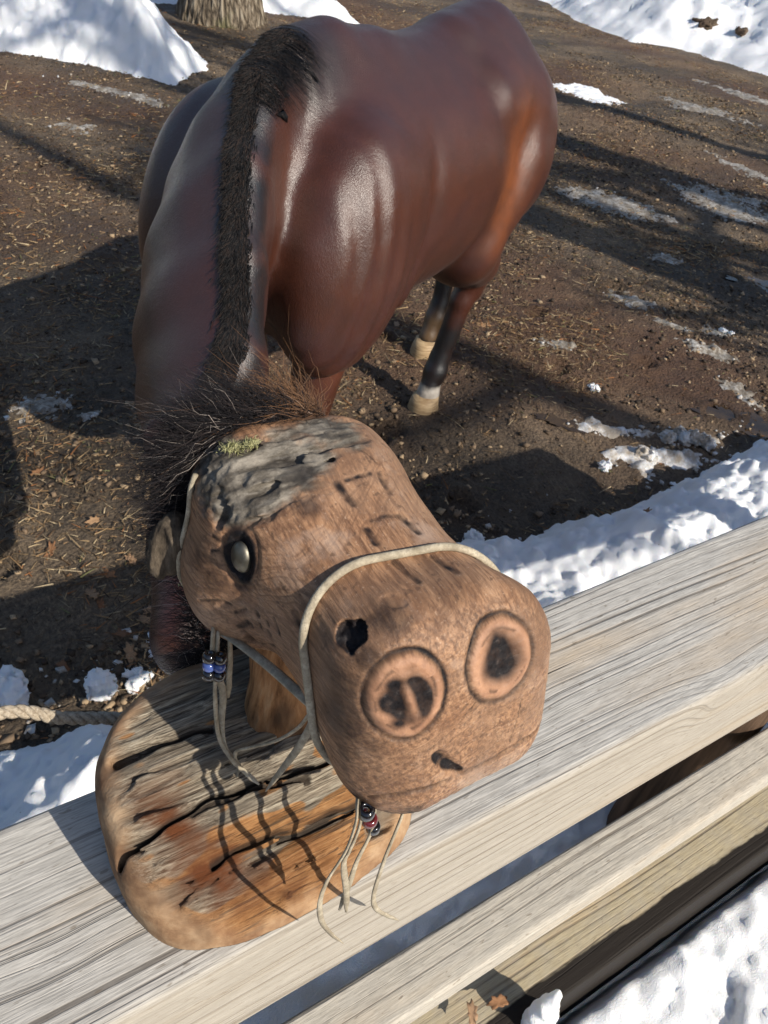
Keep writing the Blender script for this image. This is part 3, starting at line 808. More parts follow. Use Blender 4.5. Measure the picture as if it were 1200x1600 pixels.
def head_full(p):
    d = head_base(p)
    near = np.abs(d) < 0.012
    if not near.any(): return d
    q = p[near]; e = np.zeros(len(q), np.float32)
    e += 0.0012 * fbm(q, 18, 2, 1) + 0.0005 * noise(q, (260, 30, 260), 5)
    gm = grey_mask(q)
    e += gm * (0.0065 * np.abs(fbm(q, (34, 60, 60), 3, 6)) + 0.0065 * sstep(.08, .30, noise(q, (16, 75, 75), 8)) + .002 * noise(q, (60, 260, 260), 9))
    for pts, w, dp in STROKES: local_add(q, e, pts, w, lambda s, pts=pts, w=w, dp=dp: dp * np.exp(-(path_d(s, pts) / w) ** 2))
    e += 0.0018 * np.exp(-(path_d(q, MOUTH) / .0014) ** 2)
    e += 0.009 * np.exp(-(path_d(q, SLOT) / (.0038 + .0016 * noise(q, 110, 3))) ** 4)
    for fr, ru, rv in ((NL, .0255, .0300), (NR, .0270, .0285)):
        u, v, n = uv(q, fr); r = np.sqrt((u / ru) ** 2 + (v / rv) ** 2) + .05 * noise(q, 90, 2)
        e += np.where(np.abs(n) < .02, 0.0014 * np.exp(-((r - 1.02) / .06) ** 2) - 0.0009 * np.exp(-((r - .80) / .12) ** 2) + .0022 * sstep(.62, .30, r), 0)
    u, v, n = uv(q, NL)
    e += np.where(np.abs(n) < .02, -0.0030 * np.exp(-((u - .002 + .3 * v) / .0042) ** 2 - (v / .016) ** 2), 0)
    u, v, n = uv(q, HEART); u, v = u / .0088, v / .0088
    hv = (u * u + v * v - 1) ** 3 - u * u * v ** 3
    e += np.where(np.abs(n) < .02, 0.005 * sstep(.10, -.10, hv), 0)
    u, v, n = uv(q, EYE); r = np.sqrt((u / .016) ** 2 + (v / .019) ** 2)
    e += np.where(np.abs(n) < .02, 0.0030 * sstep(1.0, .65, r) + .0016 * np.exp(-((r - 1.15) / .12) ** 2), 0)
    u, v, n = uv(q, KNOT); r = np.sqrt((u / .010) ** 2 + (v / .006) ** 2)
    e += np.where(np.abs(n) < .02, .0010 * sstep(1, .8, r), 0)
    d[near] += e
    return d

v, q = sdf_mesh(head_full, (.105, .16, 1.245), (.345, .475, 1.455), 0.00125)
me = mesh_np('head', v, q)
p = v.astype(np.float32)
burn = np.zeros(len(p))
for pts, w, dp in STROKES:
    burn = np.maximum(burn, sstep(1.5, .5, path_d(p, pts) / w + .5 * noise(p, 120, 6)) * (0.45 if w < .0007 else .58) * (.85 + .9 * noise(p, 170, 4)))
burn = np.maximum(burn, .42 * sstep(.0036, .0006, path_d(p, MOUTH)) * (.7 + noise(p, 60, 3)))
burn = np.maximum(burn, .95 * sstep(.0052, .0036, path_d(p, SLOT) + .0012 * noise(p, 110, 3)))
pale = np.zeros(len(p))
for fr, ru, rv, s in ((NL, .0255, .0300, 1), (NR, .0270, .0285, 2)):
    u, vv, n = uv(p, fr); ok = np.abs(n) < .02
    r = np.sqrt((u / ru) ** 2 + (vv / rv) ** 2) + .05 * noise(p, 90, 2); th = np.arctan2(vv, u)
    ring = (.80 + .5 * noise(p, 60, 11)) * np.exp(-((r - 1.04) / .07) ** 2) * (.55 + .45 * np.clip(np.cos(th - (.9 if s == 1 else 2.6)) + .35, 0, 1))
    ring += .45 * np.exp(-((r - .74) / .05) ** 2) * (noise(p, 60, 4) > -.05)
    if s == 1:
        core = (.85 + .4 * noise(p, 110, 12)) * sstep(.76, .46, r + .30 * noise(p, 70, 5)) * (1 - .9 * np.exp(-((u - .002 + .3 * vv) / .0040) ** 2 - ((vv + .003) / .017) ** 2))
        core = np.maximum(core, .8 * np.exp(-((vv + .017) / .004) ** 2 - ((u + .004) / .006) ** 2))
    else:
        core = .95 * sstep(.84, .36, r + .34 * noise(p, 45, 7)) * (.85 + .5 * noise(p, (160, 40, 60), 8))
    burn = np.maximum(burn, np.where(ok, np.maximum(ring, core), 0))
    pale = np.maximum(pale, np.where(ok, sstep(1.0, .85, r), 0))
u, vv, n = uv(p, HEART); hu, hv_ = u / .0088, vv / .0088
hh = (hu * hu + hv_ * hv_ - 1) ** 3 - hu * hu * hv_ ** 3
burn = np.maximum(burn, np.where(np.abs(n) < .03, sstep(.30, .0, hh), 0))
u, vv, n = uv(p, EYE); r = np.sqrt((u / .017) ** 2 + ((vv) / .021) ** 2)
burn = np.maximum(burn, np.where(np.abs(n) < .02, .93 * sstep(1.22, .70, r + .2 * noise(p, 90, 3)), 0))
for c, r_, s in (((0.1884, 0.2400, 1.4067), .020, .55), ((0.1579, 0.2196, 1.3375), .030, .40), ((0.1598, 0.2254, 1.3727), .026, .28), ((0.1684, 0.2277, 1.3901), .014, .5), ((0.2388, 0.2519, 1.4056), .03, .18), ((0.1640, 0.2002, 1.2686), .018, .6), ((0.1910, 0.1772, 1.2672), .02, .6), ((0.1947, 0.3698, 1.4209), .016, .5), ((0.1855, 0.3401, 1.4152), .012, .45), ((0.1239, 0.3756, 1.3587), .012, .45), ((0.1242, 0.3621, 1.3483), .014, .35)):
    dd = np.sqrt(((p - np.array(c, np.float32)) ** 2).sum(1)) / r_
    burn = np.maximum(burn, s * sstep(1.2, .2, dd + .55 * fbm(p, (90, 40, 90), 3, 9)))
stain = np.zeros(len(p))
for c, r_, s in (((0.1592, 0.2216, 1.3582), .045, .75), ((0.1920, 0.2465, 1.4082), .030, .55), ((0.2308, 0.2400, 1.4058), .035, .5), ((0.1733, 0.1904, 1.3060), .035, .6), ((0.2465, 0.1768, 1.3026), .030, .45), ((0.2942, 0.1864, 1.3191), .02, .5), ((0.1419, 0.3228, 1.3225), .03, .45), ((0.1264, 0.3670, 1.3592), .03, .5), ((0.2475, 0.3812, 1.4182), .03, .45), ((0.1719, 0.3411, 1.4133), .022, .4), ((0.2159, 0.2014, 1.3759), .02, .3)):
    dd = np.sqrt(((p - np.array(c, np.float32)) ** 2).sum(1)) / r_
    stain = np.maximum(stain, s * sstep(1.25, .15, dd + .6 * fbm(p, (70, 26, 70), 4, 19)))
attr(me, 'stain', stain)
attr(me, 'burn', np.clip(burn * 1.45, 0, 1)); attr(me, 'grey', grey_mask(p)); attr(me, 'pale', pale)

def _carved():
    m = Mat('carved_wood', 0.58, 0.35)
    v1 = m.scaled((1, 0.07, 1)); streak = m.noise(340, 6, .7, v1); mid = m.noise(34, 4, .55, m.scaled((1, .35, 1)), 1.2)
    sx_ = m.n('ShaderNodeSeparateXYZ', Vector=m.obj()); rr_ = m.math('SQRT', m.math('ADD', m.math('POWER', m.math('SUBTRACT', sx_.outputs[0], .27), 2.), m.math('POWER', m.math('SUBTRACT', sx_.outputs[2], 1.18), 2.)))
    rr_ = m.math('ADD', rr_, m.math('ADD', m.math('MULTIPLY', sx_.outputs[1], .16), m.math('MULTIPLY', m.noise(9, 3, .5), .045)))
    hatch = m.noise(1, 3, .55, m.n('ShaderNodeCombineXYZ', X=m.math('MULTIPLY', rr_, 520.), Y=m.math('MULTIPLY', sx_.outputs[1], 9.), Z=2.2).outputs[0]); sp = m.noise(420, 3, .7); big = m.noise(11, 4, .6)
    c = m.ramp(mid, (0.30, (0.25, 0.125, 0.062)), (0.52, (0.39, 0.215, 0.115)), (0.74, (0.47, 0.280, 0.160)))
    c = m.mix(m.ramp(streak, (0.38, .9), (0.58, 0.0)), c, (0.120, 0.058, 0.032))
    c = m.mix(m.ramp(hatch, (.36, .62), (.50, 0.)), c, (.150, .075, .040))
    c = m.mix(m.ramp(big, (0.46, 0.0), (0.66, 0.65)), c, (0.30, 0.185, 0.115))
    c = m.mix(m.ramp(m.noise(15, 5, .65, m.scaled((1, 1, 1), (3, 1, 7))), (0.54, 0.0), (0.70, .55)), c, (0.53, 0.39, 0.295))
    c = m.mix(m.ramp(sp, (0.60, 0.0), (0.72, .45)), c, (0.58, 0.42, 0.30))
    c = m.mix(m.ramp(m.noise(150, 2, .5), (0.30, .55), (0.36, 0.0)), c, (0.07, 0.04, 0.025))
    c = m.mix(m.ramp(m.noise(8, 5, .65, m.scaled((1, .5, 1), (9, 4, 2))), (.50, 0.), (.66, .6)), c, (.15, .085, .052))
    c = m.mix(m.ramp(m.noise(1, 3, .6, m.scaled((300, 40, 300), (2, 7, 1))), (.60, 0.), (.68, .5)), c, (.10, .055, .035))
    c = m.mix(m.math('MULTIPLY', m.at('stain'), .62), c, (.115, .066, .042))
    c = m.mix(m.math('MULTIPLY', m.at('pale'), .7), c, m.ramp(mid, (0.3, (.34, .17, .095)), (.7, (.52, .28, .165))))
    g = m.ramp(m.noise(60, 6, .7, m.scaled((.5, 1, 1))), (0.30, (0.015, 0.012, 0.010)), (0.48, (0.085, 0.072, 0.056)), (0.72, (0.30, 0.265, 0.215)))
    c = m.mix(m.at('grey'), c, g)
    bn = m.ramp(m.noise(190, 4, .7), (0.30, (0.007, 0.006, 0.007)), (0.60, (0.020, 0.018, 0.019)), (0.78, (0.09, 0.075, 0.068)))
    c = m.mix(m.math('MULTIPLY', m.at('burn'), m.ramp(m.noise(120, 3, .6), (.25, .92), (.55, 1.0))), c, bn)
    m.set(Base_Color=c, Roughness=m.ramp(streak, (.3, .58), (.7, .40)), Specular_IOR_Level=m.ramp(m.at('burn'), (0., .32), (1., .08)))
    h = m.math('ADD', streak, m.math('ADD', m.math('MULTIPLY', hatch, .7), m.math('MULTIPLY', sp, .35)))
    m.bump(h, 0.55, 0.0014); return m.m
M['carved'] = _carved()
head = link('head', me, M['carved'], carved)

# eye stud: domed dull metal nail
def _metal():
    m = Mat('dull_metal_stud', 0.46, 0.5); m.set(Metallic=0.85, Base_Color=m.ramp(m.noise(120, 4, .6), (.3, (.085, .078, .062)), (.7, (.17, .16, .13))))
    return m.m
M['stud'] = _metal()
c, u_, v_, n_ = EYE
V, F = [], []
for i, a in enumerate(np.linspace(0, 90, 9)):
    for b in np.linspace(0, 2 * np.pi, 28, endpoint=False):
        ra = math.cos(R(a)); V.append(c - n_ * .003 + u_ * .0088 * ra * math.cos(b) + v_ * .0115 * ra * math.sin(b) + n_ * .0062 * math.sin(R(a)))
F = [(i * 28 + j, i * 28 + (j + 1) % 28, (i + 1) * 28 + (j + 1) % 28, (i + 1) * 28 + j) for i in range(8) for j in range(28)]
link('eye', pyd('eye', np.array(V), F, True), M['stud'], carved, label='dull metal stud eye')

# weathered ear at the far side of the cheek
EC = np.array((0.1143, 0.4250, 1.3300))
def ear(p):
    d = ell(p, EC, (.016, .014, .031), ('Y', 18))
    d = smax(d, -ell(p, EC + (-.012, -.014, .0), (.009, .009, .026)), .006)
    return d + .009 * np.abs(fbm(p, (70, 70, 26), 3, 2)) - .002
v, q = sdf_mesh(ear, EC - .05, EC + .05, .0016)
def _greywood():
    m = Mat('grey_weathered_wood', 0.85, 0.2)
    s = m.noise(90, 6, .7, m.scaled((1, 1, .22)))
    m.set(Base_Color=m.ramp(s, (0.32, (0.018, 0.014, 0.011)), (0.52, (0.085, 0.066, 0.047)), (0.75, (0.24, 0.19, 0.14))))
    m.bump(s, .7, .003); return m.m
M['greywood'] = _greywood()
link('ear', mesh_np('ear', v, q), M['greywood'], carved)

# neck stem between base and head
def stem(p):
    d = chain(p, [(.178, .352, 1.105), (.188, .362, 1.17), (.205, .378, 1.30)], [.043, .033, .040], .01, (1, 1.15, 1))
    return d + .0030 * fbm(p, (55, 55, 9), 3, 2) + .003 * sstep(.15, .3, noise(p, (40, 40, 7), 4))
v, q = sdf_mesh(stem, (.11, .28, 1.07), (.28, .45, 1.33), .0022)
def _stem():
    m = Mat('split_orange_wood', 0.75, 0.25)
    s = m.noise(120, 5, .65, m.scaled((1, 1, .10))); b = m.noise(22, 3, .5, m.scaled((1, 1, .4)))
    c = m.ramp(s, (0.32, (0.13, 0.055, 0.02)), (0.52, (0.42, 0.205, 0.085)), (0.72, (0.58, 0.34, 0.17)))
    c = m.mix(m.ramp(b, (0.42, 0.85), (0.56, 0.0)), c, (0.075, 0.045, 0.026))
    m.set(Base_Color=c); m.bump(s, .7, .004); return m.m
M['stem'] = _stem()
link('neck', mesh_np('neck', v, q), M['stem'], carved)

# log base
CRK = [[(0.0210, 0.3056, 1.1250), (0.0548, 0.3088, 1.1468), (0.0991, 0.3125, 1.1493), (0.1603, 0.3068, 1.1461), (0.2337, 0.3010, 1.1422)], [(0.0407, 0.3706, 1.1597), (0.0817, 0.3707, 1.1645), (0.1204, 0.3677, 1.1640)], [(0.0836, 0.2741, 1.1175), (0.1451, 0.2713, 1.1146), (0.2051, 0.2663, 1.1095), (0.2456, 0.2670, 1.1083)], [(0.0801, 0.3058, 1.1454), (0.1244, 0.3055, 1.1452), (0.1803, 0.2966, 1.1390)]]
def slab_full(p):
    d = slab_base(p)
    near = np.abs(d) < .02
    if not near.any(): return d
    q = p[near]; r = slab_rim(q)
    face = sstep(-.006, -.022, r)
    ridge = np.exp(-(noise(q, (5, 44, 44), 14) / .05) ** 2) * sstep(-.05, .2, noise(q, (9, 20, 20), 15))
    e = face * (0.0070 * ridge + 0.0075 * np.abs(fbm(q, (9, 70, 70), 3, 4)) + .0060 * sstep(.05, .30, noise(q, (7, 48, 48), 9)) + .0040 * noise(q, (13, 150, 150), 3))
    e += .0022 * fbm(q, 16, 3, 7)
    for k, c in enumerate(CRK):
        dd = path_d(np.stack([q[:, 0], q[:, 1] + .005 * noise(q, 40, 2), 0 * q[:, 0]], 1), [(a, b, 0) for a, b, _ in c])
        e += (.014, .016, .007, .006)[k] * np.exp(-(dd / (.0026, .0050, .0018, .0018)[k]) ** 2)
    d[near] += e
    return d
v, q = sdf_mesh(slab_full, (.0, .18, 1.03), (.33, .48, 1.22), .0017)
v[:, 2] = np.maximum(v[:, 2], 1.0506)
me = mesh_np('base_log', v, q); p = v.astype(np.float32)
rim = sstep(-.024, -.006, slab_rim(p) + .010 * fbm(p, 30, 3, 2)) 
top = slab_top(p)
fx = (p[:, 0] - .035) / .26
org = sstep(-.02, .20, fbm(p, (11, 26, 26), 3, 12) + .55 * sstep(.34, .25, p[:, 1]) - .30)
org = np.maximum(org * .9, sstep(.275, .225, p[:, 1] + .02 * fbm(p, 22, 3, 4)))
red = 1.2 * sstep(.026, .004, np.abs(slab_rim(p) + .034 + .016 * fbm(p, 30, 3, 5))) * sstep(.24, .08, p[:, 0]) * sstep(.37, .30, p[:, 1])
crk = .8 * np.exp(-(noise(p, (5, 44, 44), 14) / .035) ** 2) * sstep(0., .2, noise(p, (9, 20, 20), 15)) * sstep(-.006, -.022, slab_rim(p))
for c in CRK: crk = np.maximum(crk, .9 * sstep(.0038, .001, path_d(np.stack([p[:, 0], p[:, 1] + .005 * noise(p, 40, 2), 0 * p[:, 0]], 1), [(a, b, 0) for a, b, _ in c])))
attr(me, 'rim', rim); attr(me, 'orange', org); attr(me, 'red', red); attr(me, 'crack', crk)
def _log():
    m = Mat('weathered_log', 0.78, 0.22)
    s = m.noise(430, 6, .7, m.scaled((.06, 1, 1))); s2 = m.noise(45, 4, .6, m.scaled((.14, 1, 1))); b = m.noise(30, 5, .65)
    g = m.ramp(s, (0.32, (0.035, 0.027, 0.02)), (0.48, (0.27, 0.22, 0.16)), (0.68, (0.58, 0.51, 0.39)))
    g = m.mix(m.ramp(s2, (0.38, .75), (0.52, 0)), g, (0.15, 0.125, 0.095))
    o = m.ramp(s, (0.30, (0.20, 0.085, 0.028)), (0.55, (0.44, 0.225, 0.090)), (0.75, (0.60, 0.38, 0.19)))
    o = m.mix(m.ramp(b, (0.35, .6), (.55, 0)), o, (.26, .12, .045))
    rm = m.ramp(b, (0.30, (0.17, 0.085, 0.045)), (0.50, (0.31, 0.19, 0.105)), (0.72, (0.46, 0.32, 0.195)))
    rm = m.mix(m.ramp(m.noise(12, 4, .6), (0.50, 0.), (0.62, .7)), rm, (0.10, 0.055, 0.032))
    c = m.mix(m.ramp(m.math('ADD', m.at('orange'), m.math('MULTIPLY', m.math('SUBTRACT', b, .5), .9)), (.35, 0.), (.65, 1.)), g, o)
    ln_ = m.ramp(m.noise(1, 4, .6, m.scaled((9, 330, 330))), (.39, 1.), (.45, 0.))
    c = m.mix(m.math('MULTIPLY', ln_, .75), c, (.055, .042, .03))
    c = m.mix(m.math('MULTIPLY', m.at('red'), m.ramp(b, (.3, 1.), (.7, .45))), c, (0.13, 0.042, 0.014))
    c = m.mix(m.at('rim'), c, rm)
    c = m.mix(m.at('crack'), c, (.03, .02, .014))
    m.set(Base_Color=c)
    m.bump(m.math('ADD', m.math('MULTIPLY', s, m.math('SUBTRACT', 1.15, m.at('rim'))), m.math('MULTIPLY', s2, .5)), 1.0, .0036); return m.m
M['log'] = _log()
link('base_log', me, M['log'], carved)

# fur mane tacked to the poll
N = 46000
rx = rng.uniform(.122, .248, N) ; ry = .432 + .026 * rng.random(N)
zz = np.full(N, 1.47)
for _ in range(40): zz -= np.clip(head_base(np.stack([rx, ry, zz], 1).astype(np.float32)), -.01, .02) * .8
roots = np.stack([rx, ry, zz - .002], 1)
side = (rx - .122) / .14
dirs = np.stack([-.34 - .30 * side + rng.normal(0, .30, N), .40 + rng.normal(0, .30, N), .30 + rng.normal(0, .30, N)], 1)
dirs /= np.linalg.norm(dirs, axis=1)[:, None]
L = rng.gamma(9, .0033, N) * (.95 + .40 * side); L = np.clip(L, .015, .095)
stray = rng.random(N) < .02; L[stray] *= 1.6
bend = np.stack([rng.normal(-.15, .2, N), rng.normal(.1, .2, N), rng.normal(-.38, .22, N)], 1)
V, F, tt, hid = strands(roots, dirs, L, np.where(stray, .00018, .00028), bend, 6, 3, .07)
me = mesh_np('mane', V, F)
base = np.array([(.012, .011, .013), (.026, .021, .022), (.055, .040, .036), (.36, .31, .27)])
kind = rng.choice(4, N, p=(.52, .36, .08, .04))
kind = np.where((side > .78) & (rng.random(N) < .7), 2, kind)
col = base[kind][hid]; tan = np.array((.34, .17, .075))
f = ((side > .80) * .8)[hid] * tt; col = col * (1 - f[:, None]) + tan * f[:, None]
attr(me, 'col', col, True)
def _hair():
    m = Mat('coarse_hair', .6, .22); m.set(Base_Color=m.at('col', 'Color')); return m.m
M['hair'] = _hair()
link('mane', me, M['hair'], carved, label='fluffy dark brown fur mane')

# lichen tufts
def _lichen():
    m = Mat('yellow_green_lichen', .9, .1); m.set(Base_Color=m.ramp(m.noise(220, 3), (.3, (.20, .20, .08)), (.7, (.48, .46, .26)))); return m.m
M['lichen'] = _lichen()
for (lx, ly, lz), s in (((0.1595, 0.4057, 1.4249), .006), ((0.1712, 0.4025, 1.4273), .005), ((0.1249, 0.4050, 1.3068), .007)):
    n2 = 260
    rt = np.array((lx, ly, lz)) + rng.normal(0, 1, (n2, 3)) * (s * .6, s * .25, s * .15); dd = rng.normal(0, 1, (n2, 3)) + (0, -.2, .9); dd /= np.linalg.norm(dd, axis=1)[:, None]
    V, F, tt, hid = strands(rt, dd, rng.uniform(.3, 1, n2) * s * .7, .0005, rng.normal(0, .6, (n2, 3)), 4, 5, .2)
    link('lichen', mesh_np('lichen', V, F), M['lichen'], carved)

# ---------------------------------------------------------------- leather cord bridle
bridle = empty('cord_bridle', (0.17, 0.30, 1.27), 'pale rawhide cord bridle with dark glass beads and dangling laces on the carved head', 'bridle')
def _hide():
    m = Mat('pale_rawhide', .72, .25)
    a = m.noise(70, 5, .65); b = m.noise(420, 3, .6)
    c = m.ramp(a, (.30, (.20, .165, .11)), (.52, (.38, .325, .235)), (.72, (.54, .48, .36)))
    c = m.mix(m.ramp(b, (.38, .55), (.52, 0)), c, (.24, .20, .15)); m.set(Base_Color=c); m.bump(b, .5, .0012); return m.m
M['hide'] = _hide()
def surf_loop(fn, ctr, u, v, off, a0=0, a1=360, n=96):
    a = np.radians(np.linspace(a0, a1, n, endpoint=(a1 - a0) < 360)); D = np.cos(a)[:, None] * u + np.sin(a)[:, None] * v
    r = np.full(n, .001)
    for _ in range(160): r += np.clip(-(fn((ctr + D * r[:, None]).astype(np.float32)) - off), -.004, .004) * .7
    return ctr + D * r[:, None]
ctr = np.array((.226, .258, 1.342)); u_ = np.array((1., -.04, 0)); u_ /= np.linalg.norm(u_); v_ = np.array((0, .34, 1.)); v_ /= np.linalg.norm(v_)
lp = surf_loop(head_base, ctr, u_, v_, .0030)
link('noseband', to_mesh('noseband', [tube(lp, .0029, 10, .75, True)]), M['hide'], bridle)
arc = surf_loop(head_base, np.array((.205, .412, 1.34)), np.array((-1., 0, 0)), np.array((0, 0, 1.)), .0016, -75, 42, 40)
link('cheek_cord', to_mesh('cheek_cord', [tube(arc, .0020, 8)]), M['hide'], bridle)
def lace(name, pts, w=.0024, flat=.45, tw=1.5, taper=True, up=(0, -1, .3)):
    P_ = smooth_path(pts, 10); n = len(P_)
    rad = np.full(n, w); 
    if taper: rad[-6:] *= np.linspace(1, .35, 6)
    return link(name, to_mesh(name, [tube(P_, rad, 8, flat, up=up, twist=tw)]), M['hide'], bridle)
lace('jaw_lace', [(0.1645, 0.2620, 1.2925), (0.1570, 0.2780, 1.2972), (0.1473, 0.3060, 1.2986), (0.1359, 0.3320, 1.3007), (0.1270, 0.3580, 1.2950)], .0038, .4, 1.0, False)
lace('lace', [(0.1345, 0.3720, 1.2936), (0.1243, 0.3520, 1.2992), (0.1193, 0.3450, 1.2715), (0.1155, 0.3400, 1.2390), (0.1155, 0.3350, 1.1918), (0.1212, 0.3220, 1.1720), (0.1300, 0.3120, 1.1584), (0.1365, 0.3000, 1.1538)], .0023, .7, .5)
lace('lace', [(0.1311, 0.3740, 1.2931), (0.1204, 0.3520, 1.3012), (0.1177, 0.3460, 1.2713), (0.1230, 0.3430, 1.2390), (0.1192, 0.3380, 1.2038), (0.1196, 0.3320, 1.1789), (0.1267, 0.3220, 1.1618)], .0029, .4, 3.)
lace('lace', [(0.1428, 0.3720, 1.2873), (0.1333, 0.3520, 1.2946), (0.1326, 0.3500, 1.2662), (0.1304, 0.3480, 1.2453), (0.1287, 0.3460, 1.2230)], .0035, .4, 1.)
lace('lace', [(0.1600, 0.2580, 1.3061), (0.1554, 0.2580, 1.2859), (0.1489, 0.2620, 1.2559), (0.1421, 0.2720, 1.2164), (0.1340, 0.2820, 1.1749)], .0029, .45, 2.)
lace('lace', [(0.1572, 0.2620, 1.2973), (0.1520, 0.2700, 1.2690), (0.1420, 0.2850, 1.2376), (0.1309, 0.3050, 1.2074), (0.1242, 0.3180, 1.1875), (0.1245, 0.3220, 1.1695), (0.1274, 0.3210, 1.1597), (0.1238, 0.3180, 1.1466)], .0017, .7, 1.)
# bead tassel
def _glass(name, c, rough=.12):
    m = Mat(name, rough, .6); m.set(Base_Color=c, Coat_Weight=.5); return m.m
M['black_bead'] = _glass('black_glass', (.006, .006, .008, 1)); M['blue_bead'] = _glass('blue_glass', (.05, .085, .27, 1)); M['red_bead'] = _glass('dark_red_glass', (.10, .012, .015, 1))
def bead(c, r, h, mat, ax=(0, 0, 1)):
    prof = [(r * .45, -h), (r * .8, -h * .95), (r, -h * .5), (r * 1.03, 0), (r, h * .5), (r * .8, h * .95), (r * .45, h)]
    n = 18; ax = np.array(ax, float); ax /= np.linalg.norm(ax); e = np.cross(ax, (.3, 1, 0)); e /= np.linalg.norm(e); f = np.cross(ax, e)
    V = [np.array(c) + ax * z + rr * (math.cos(a) * e + math.sin(a) * f) for rr, z in prof for a in np.linspace(0, 2 * np.pi, n, endpoint=False)]
    F = [(i * n + j, i * n + (j + 1) % n, ((i + 1) % 7) * n + (j + 1) % n, ((i + 1) % 7) * n + j) for i in range(7) for j in range(n)]
    link('bead', pyd('bead', np.array(V), F, True), M[mat], bridle)
for c0, c1 in (((0.1208, 0.3400, 1.2852), (0.1179, 0.3360, 1.2713)), ((0.1135, 0.3430, 1.2872), (0.1110, 0.3390, 1.2724))):
    c0, c1 = np.array(c0), np.array(c1); ax = c1 - c0; L_ = np.linalg.norm(ax)
    bead(c0, .0052, L_ * .26, 'black_bead', ax); bead((c0 + c1) / 2, .0048, L_ * .24, 'blue_bead', ax); bead(c1, .0052, L_ * .26, 'black_bead', ax)
# chin tassel
lace('lace', [(0.1785, 0.2220, 1.2468), (0.1611, 0.1980, 1.2748), (0.1566, 0.1900, 1.2667), (0.1510, 0.1880, 1.2343), (0.1383, 0.1860, 1.2066), (0.1332, 0.1840, 1.1790), (0.1362, 0.1820, 1.1451), (0.1460, 0.1800, 1.1122), (0.1580, 0.1780, 1.0824)], .0023, .45, 2.5)
lace('lace', [(0.1820, 0.2220, 1.2440), (0.1660, 0.2000, 1.2672), (0.1621, 0.1920, 1.2535), (0.1559, 0.1900, 1.2255), (0.1522, 0.1890, 1.2113), (0.1575, 0.1870, 1.1668), (0.1604, 0.1850, 1.1264)], .0027, .45, 2.)
lace('lace', [(0.1959, 0.2220, 1.2281), (0.1794, 0.2000, 1.2494), (0.1773, 0.1960, 1.2227), (0.1682, 0.1940, 1.1899), (0.1636, 0.1920, 1.1606), (0.1572, 0.1900, 1.1226)], .0025, .45, 2.)
lace('lace', [(0.2244, 0.2200, 1.1982), (0.2042, 0.1970, 1.2253), (0.1991, 0.1930, 1.2177), (0.1913, 0.1900, 1.1740), (0.1879, 0.1880, 1.1205), (0.1940, 0.1870, 1.0875), (0.2073, 0.1860, 1.0600), (0.2229, 0.1850, 1.0317)], .0025, .5, 1.5)
bead((0.1651, 0.1920, 1.2704), .0062, .0050, 'black_bead'); bead((0.1713, 0.1940, 1.2498), .0058, .0040, 'red_bead'); bead((0.1800, 0.1980, 1.2233), .0052, .0050, 'black_bead')

# ---------------------------------------------------------------- twisted rope behind the rail
rp = smooth_path([(-.9, .47, 1.16), (-.45, .49, 1.14), (-.16, .50, 1.12), (-0.0385, 0.5000, 1.1031), (0.0124, 0.4900, 1.0747), (0.0727, 0.4800, 1.0485), (.16, .455, 1.02), (.24, .43, 1.0)], 30)
parts = []
s = np.concatenate([[0], np.cumsum(np.linalg.norm(np.diff(rp, axis=0), axis=1))])
T = np.gradient(rp, axis=0); T /= np.linalg.norm(T, axis=1)[:, None]; e1 = np.cross(T, (0, 0, 1)); e1 /= np.linalg.norm(e1, axis=1)[:, None]; e2 = np.cross(T, e1)
ss = np.linspace(0, s[-1], 420)
I = lambda a: np.stack([np.interp(ss, s, a[:, k]) for k in range(3)], 1)
for k in range(3):
    ph = ss / .034 * 2 * np.pi + k * 2.094
    parts.append(tube(I(rp) + .0034 * (np.cos(ph)[:, None] * I(e1) + np.sin(ph)[:, None] * I(e2)), .0036, 7))
def _rope():
    m = Mat('tan_rope', .85, .15); a = m.noise(300, 4, .6); m.set(Base_Color=m.ramp(a, (.3, (.22, .17, .12)), (.7, (.50, .43, .33)))); m.bump(a, .6, .002); return m.m
link('rope', to_mesh('rope', parts), _rope(), label='twisted tan rope strung behind the top rail left of the log base', category='rope')
# ---------------------------------------------------------------- the bay horse
HW0 = np.array([.93, 1.83, 0.0]); HH = np.array([-.875, -.484, 0.0]); HH /= np.linalg.norm(HH); HL = np.array([-HH[1], HH[0], 0.0])
def loc(w): d = np.array(w) - HW0; return (float(d @ HH), float(d @ HL), float(w[2]))
def wor(v): v = np.asarray(v, float); return HW0 + v[..., :1] * HH + v[..., 1:2] * HL + v[..., 2:] * np.array([0, 0, 1.])
POLL = loc((0.3730, 1.0918, 0.8829)); NOSE = loc((0.2192, 0.7782, 0.7896))
CREST = [(-.02, 0, 1.39), (.12, .01, 1.385), (.26, .04, 1.335), (.41, .115, 1.225), (.55, .215, 1.10), (.68, .315, .985), POLL]
THR = [(.12, -.03, 1.12), (.22, -.035, 1.07), (.34, -.03, 1.00), (.46, .005, .93), (.57, .07, .86), (.66, .155, .80), (.73, .25, .77)]
LHF = loc((1.70, 2.15, 0)); RHF = loc((1.97, 2.56, 0))

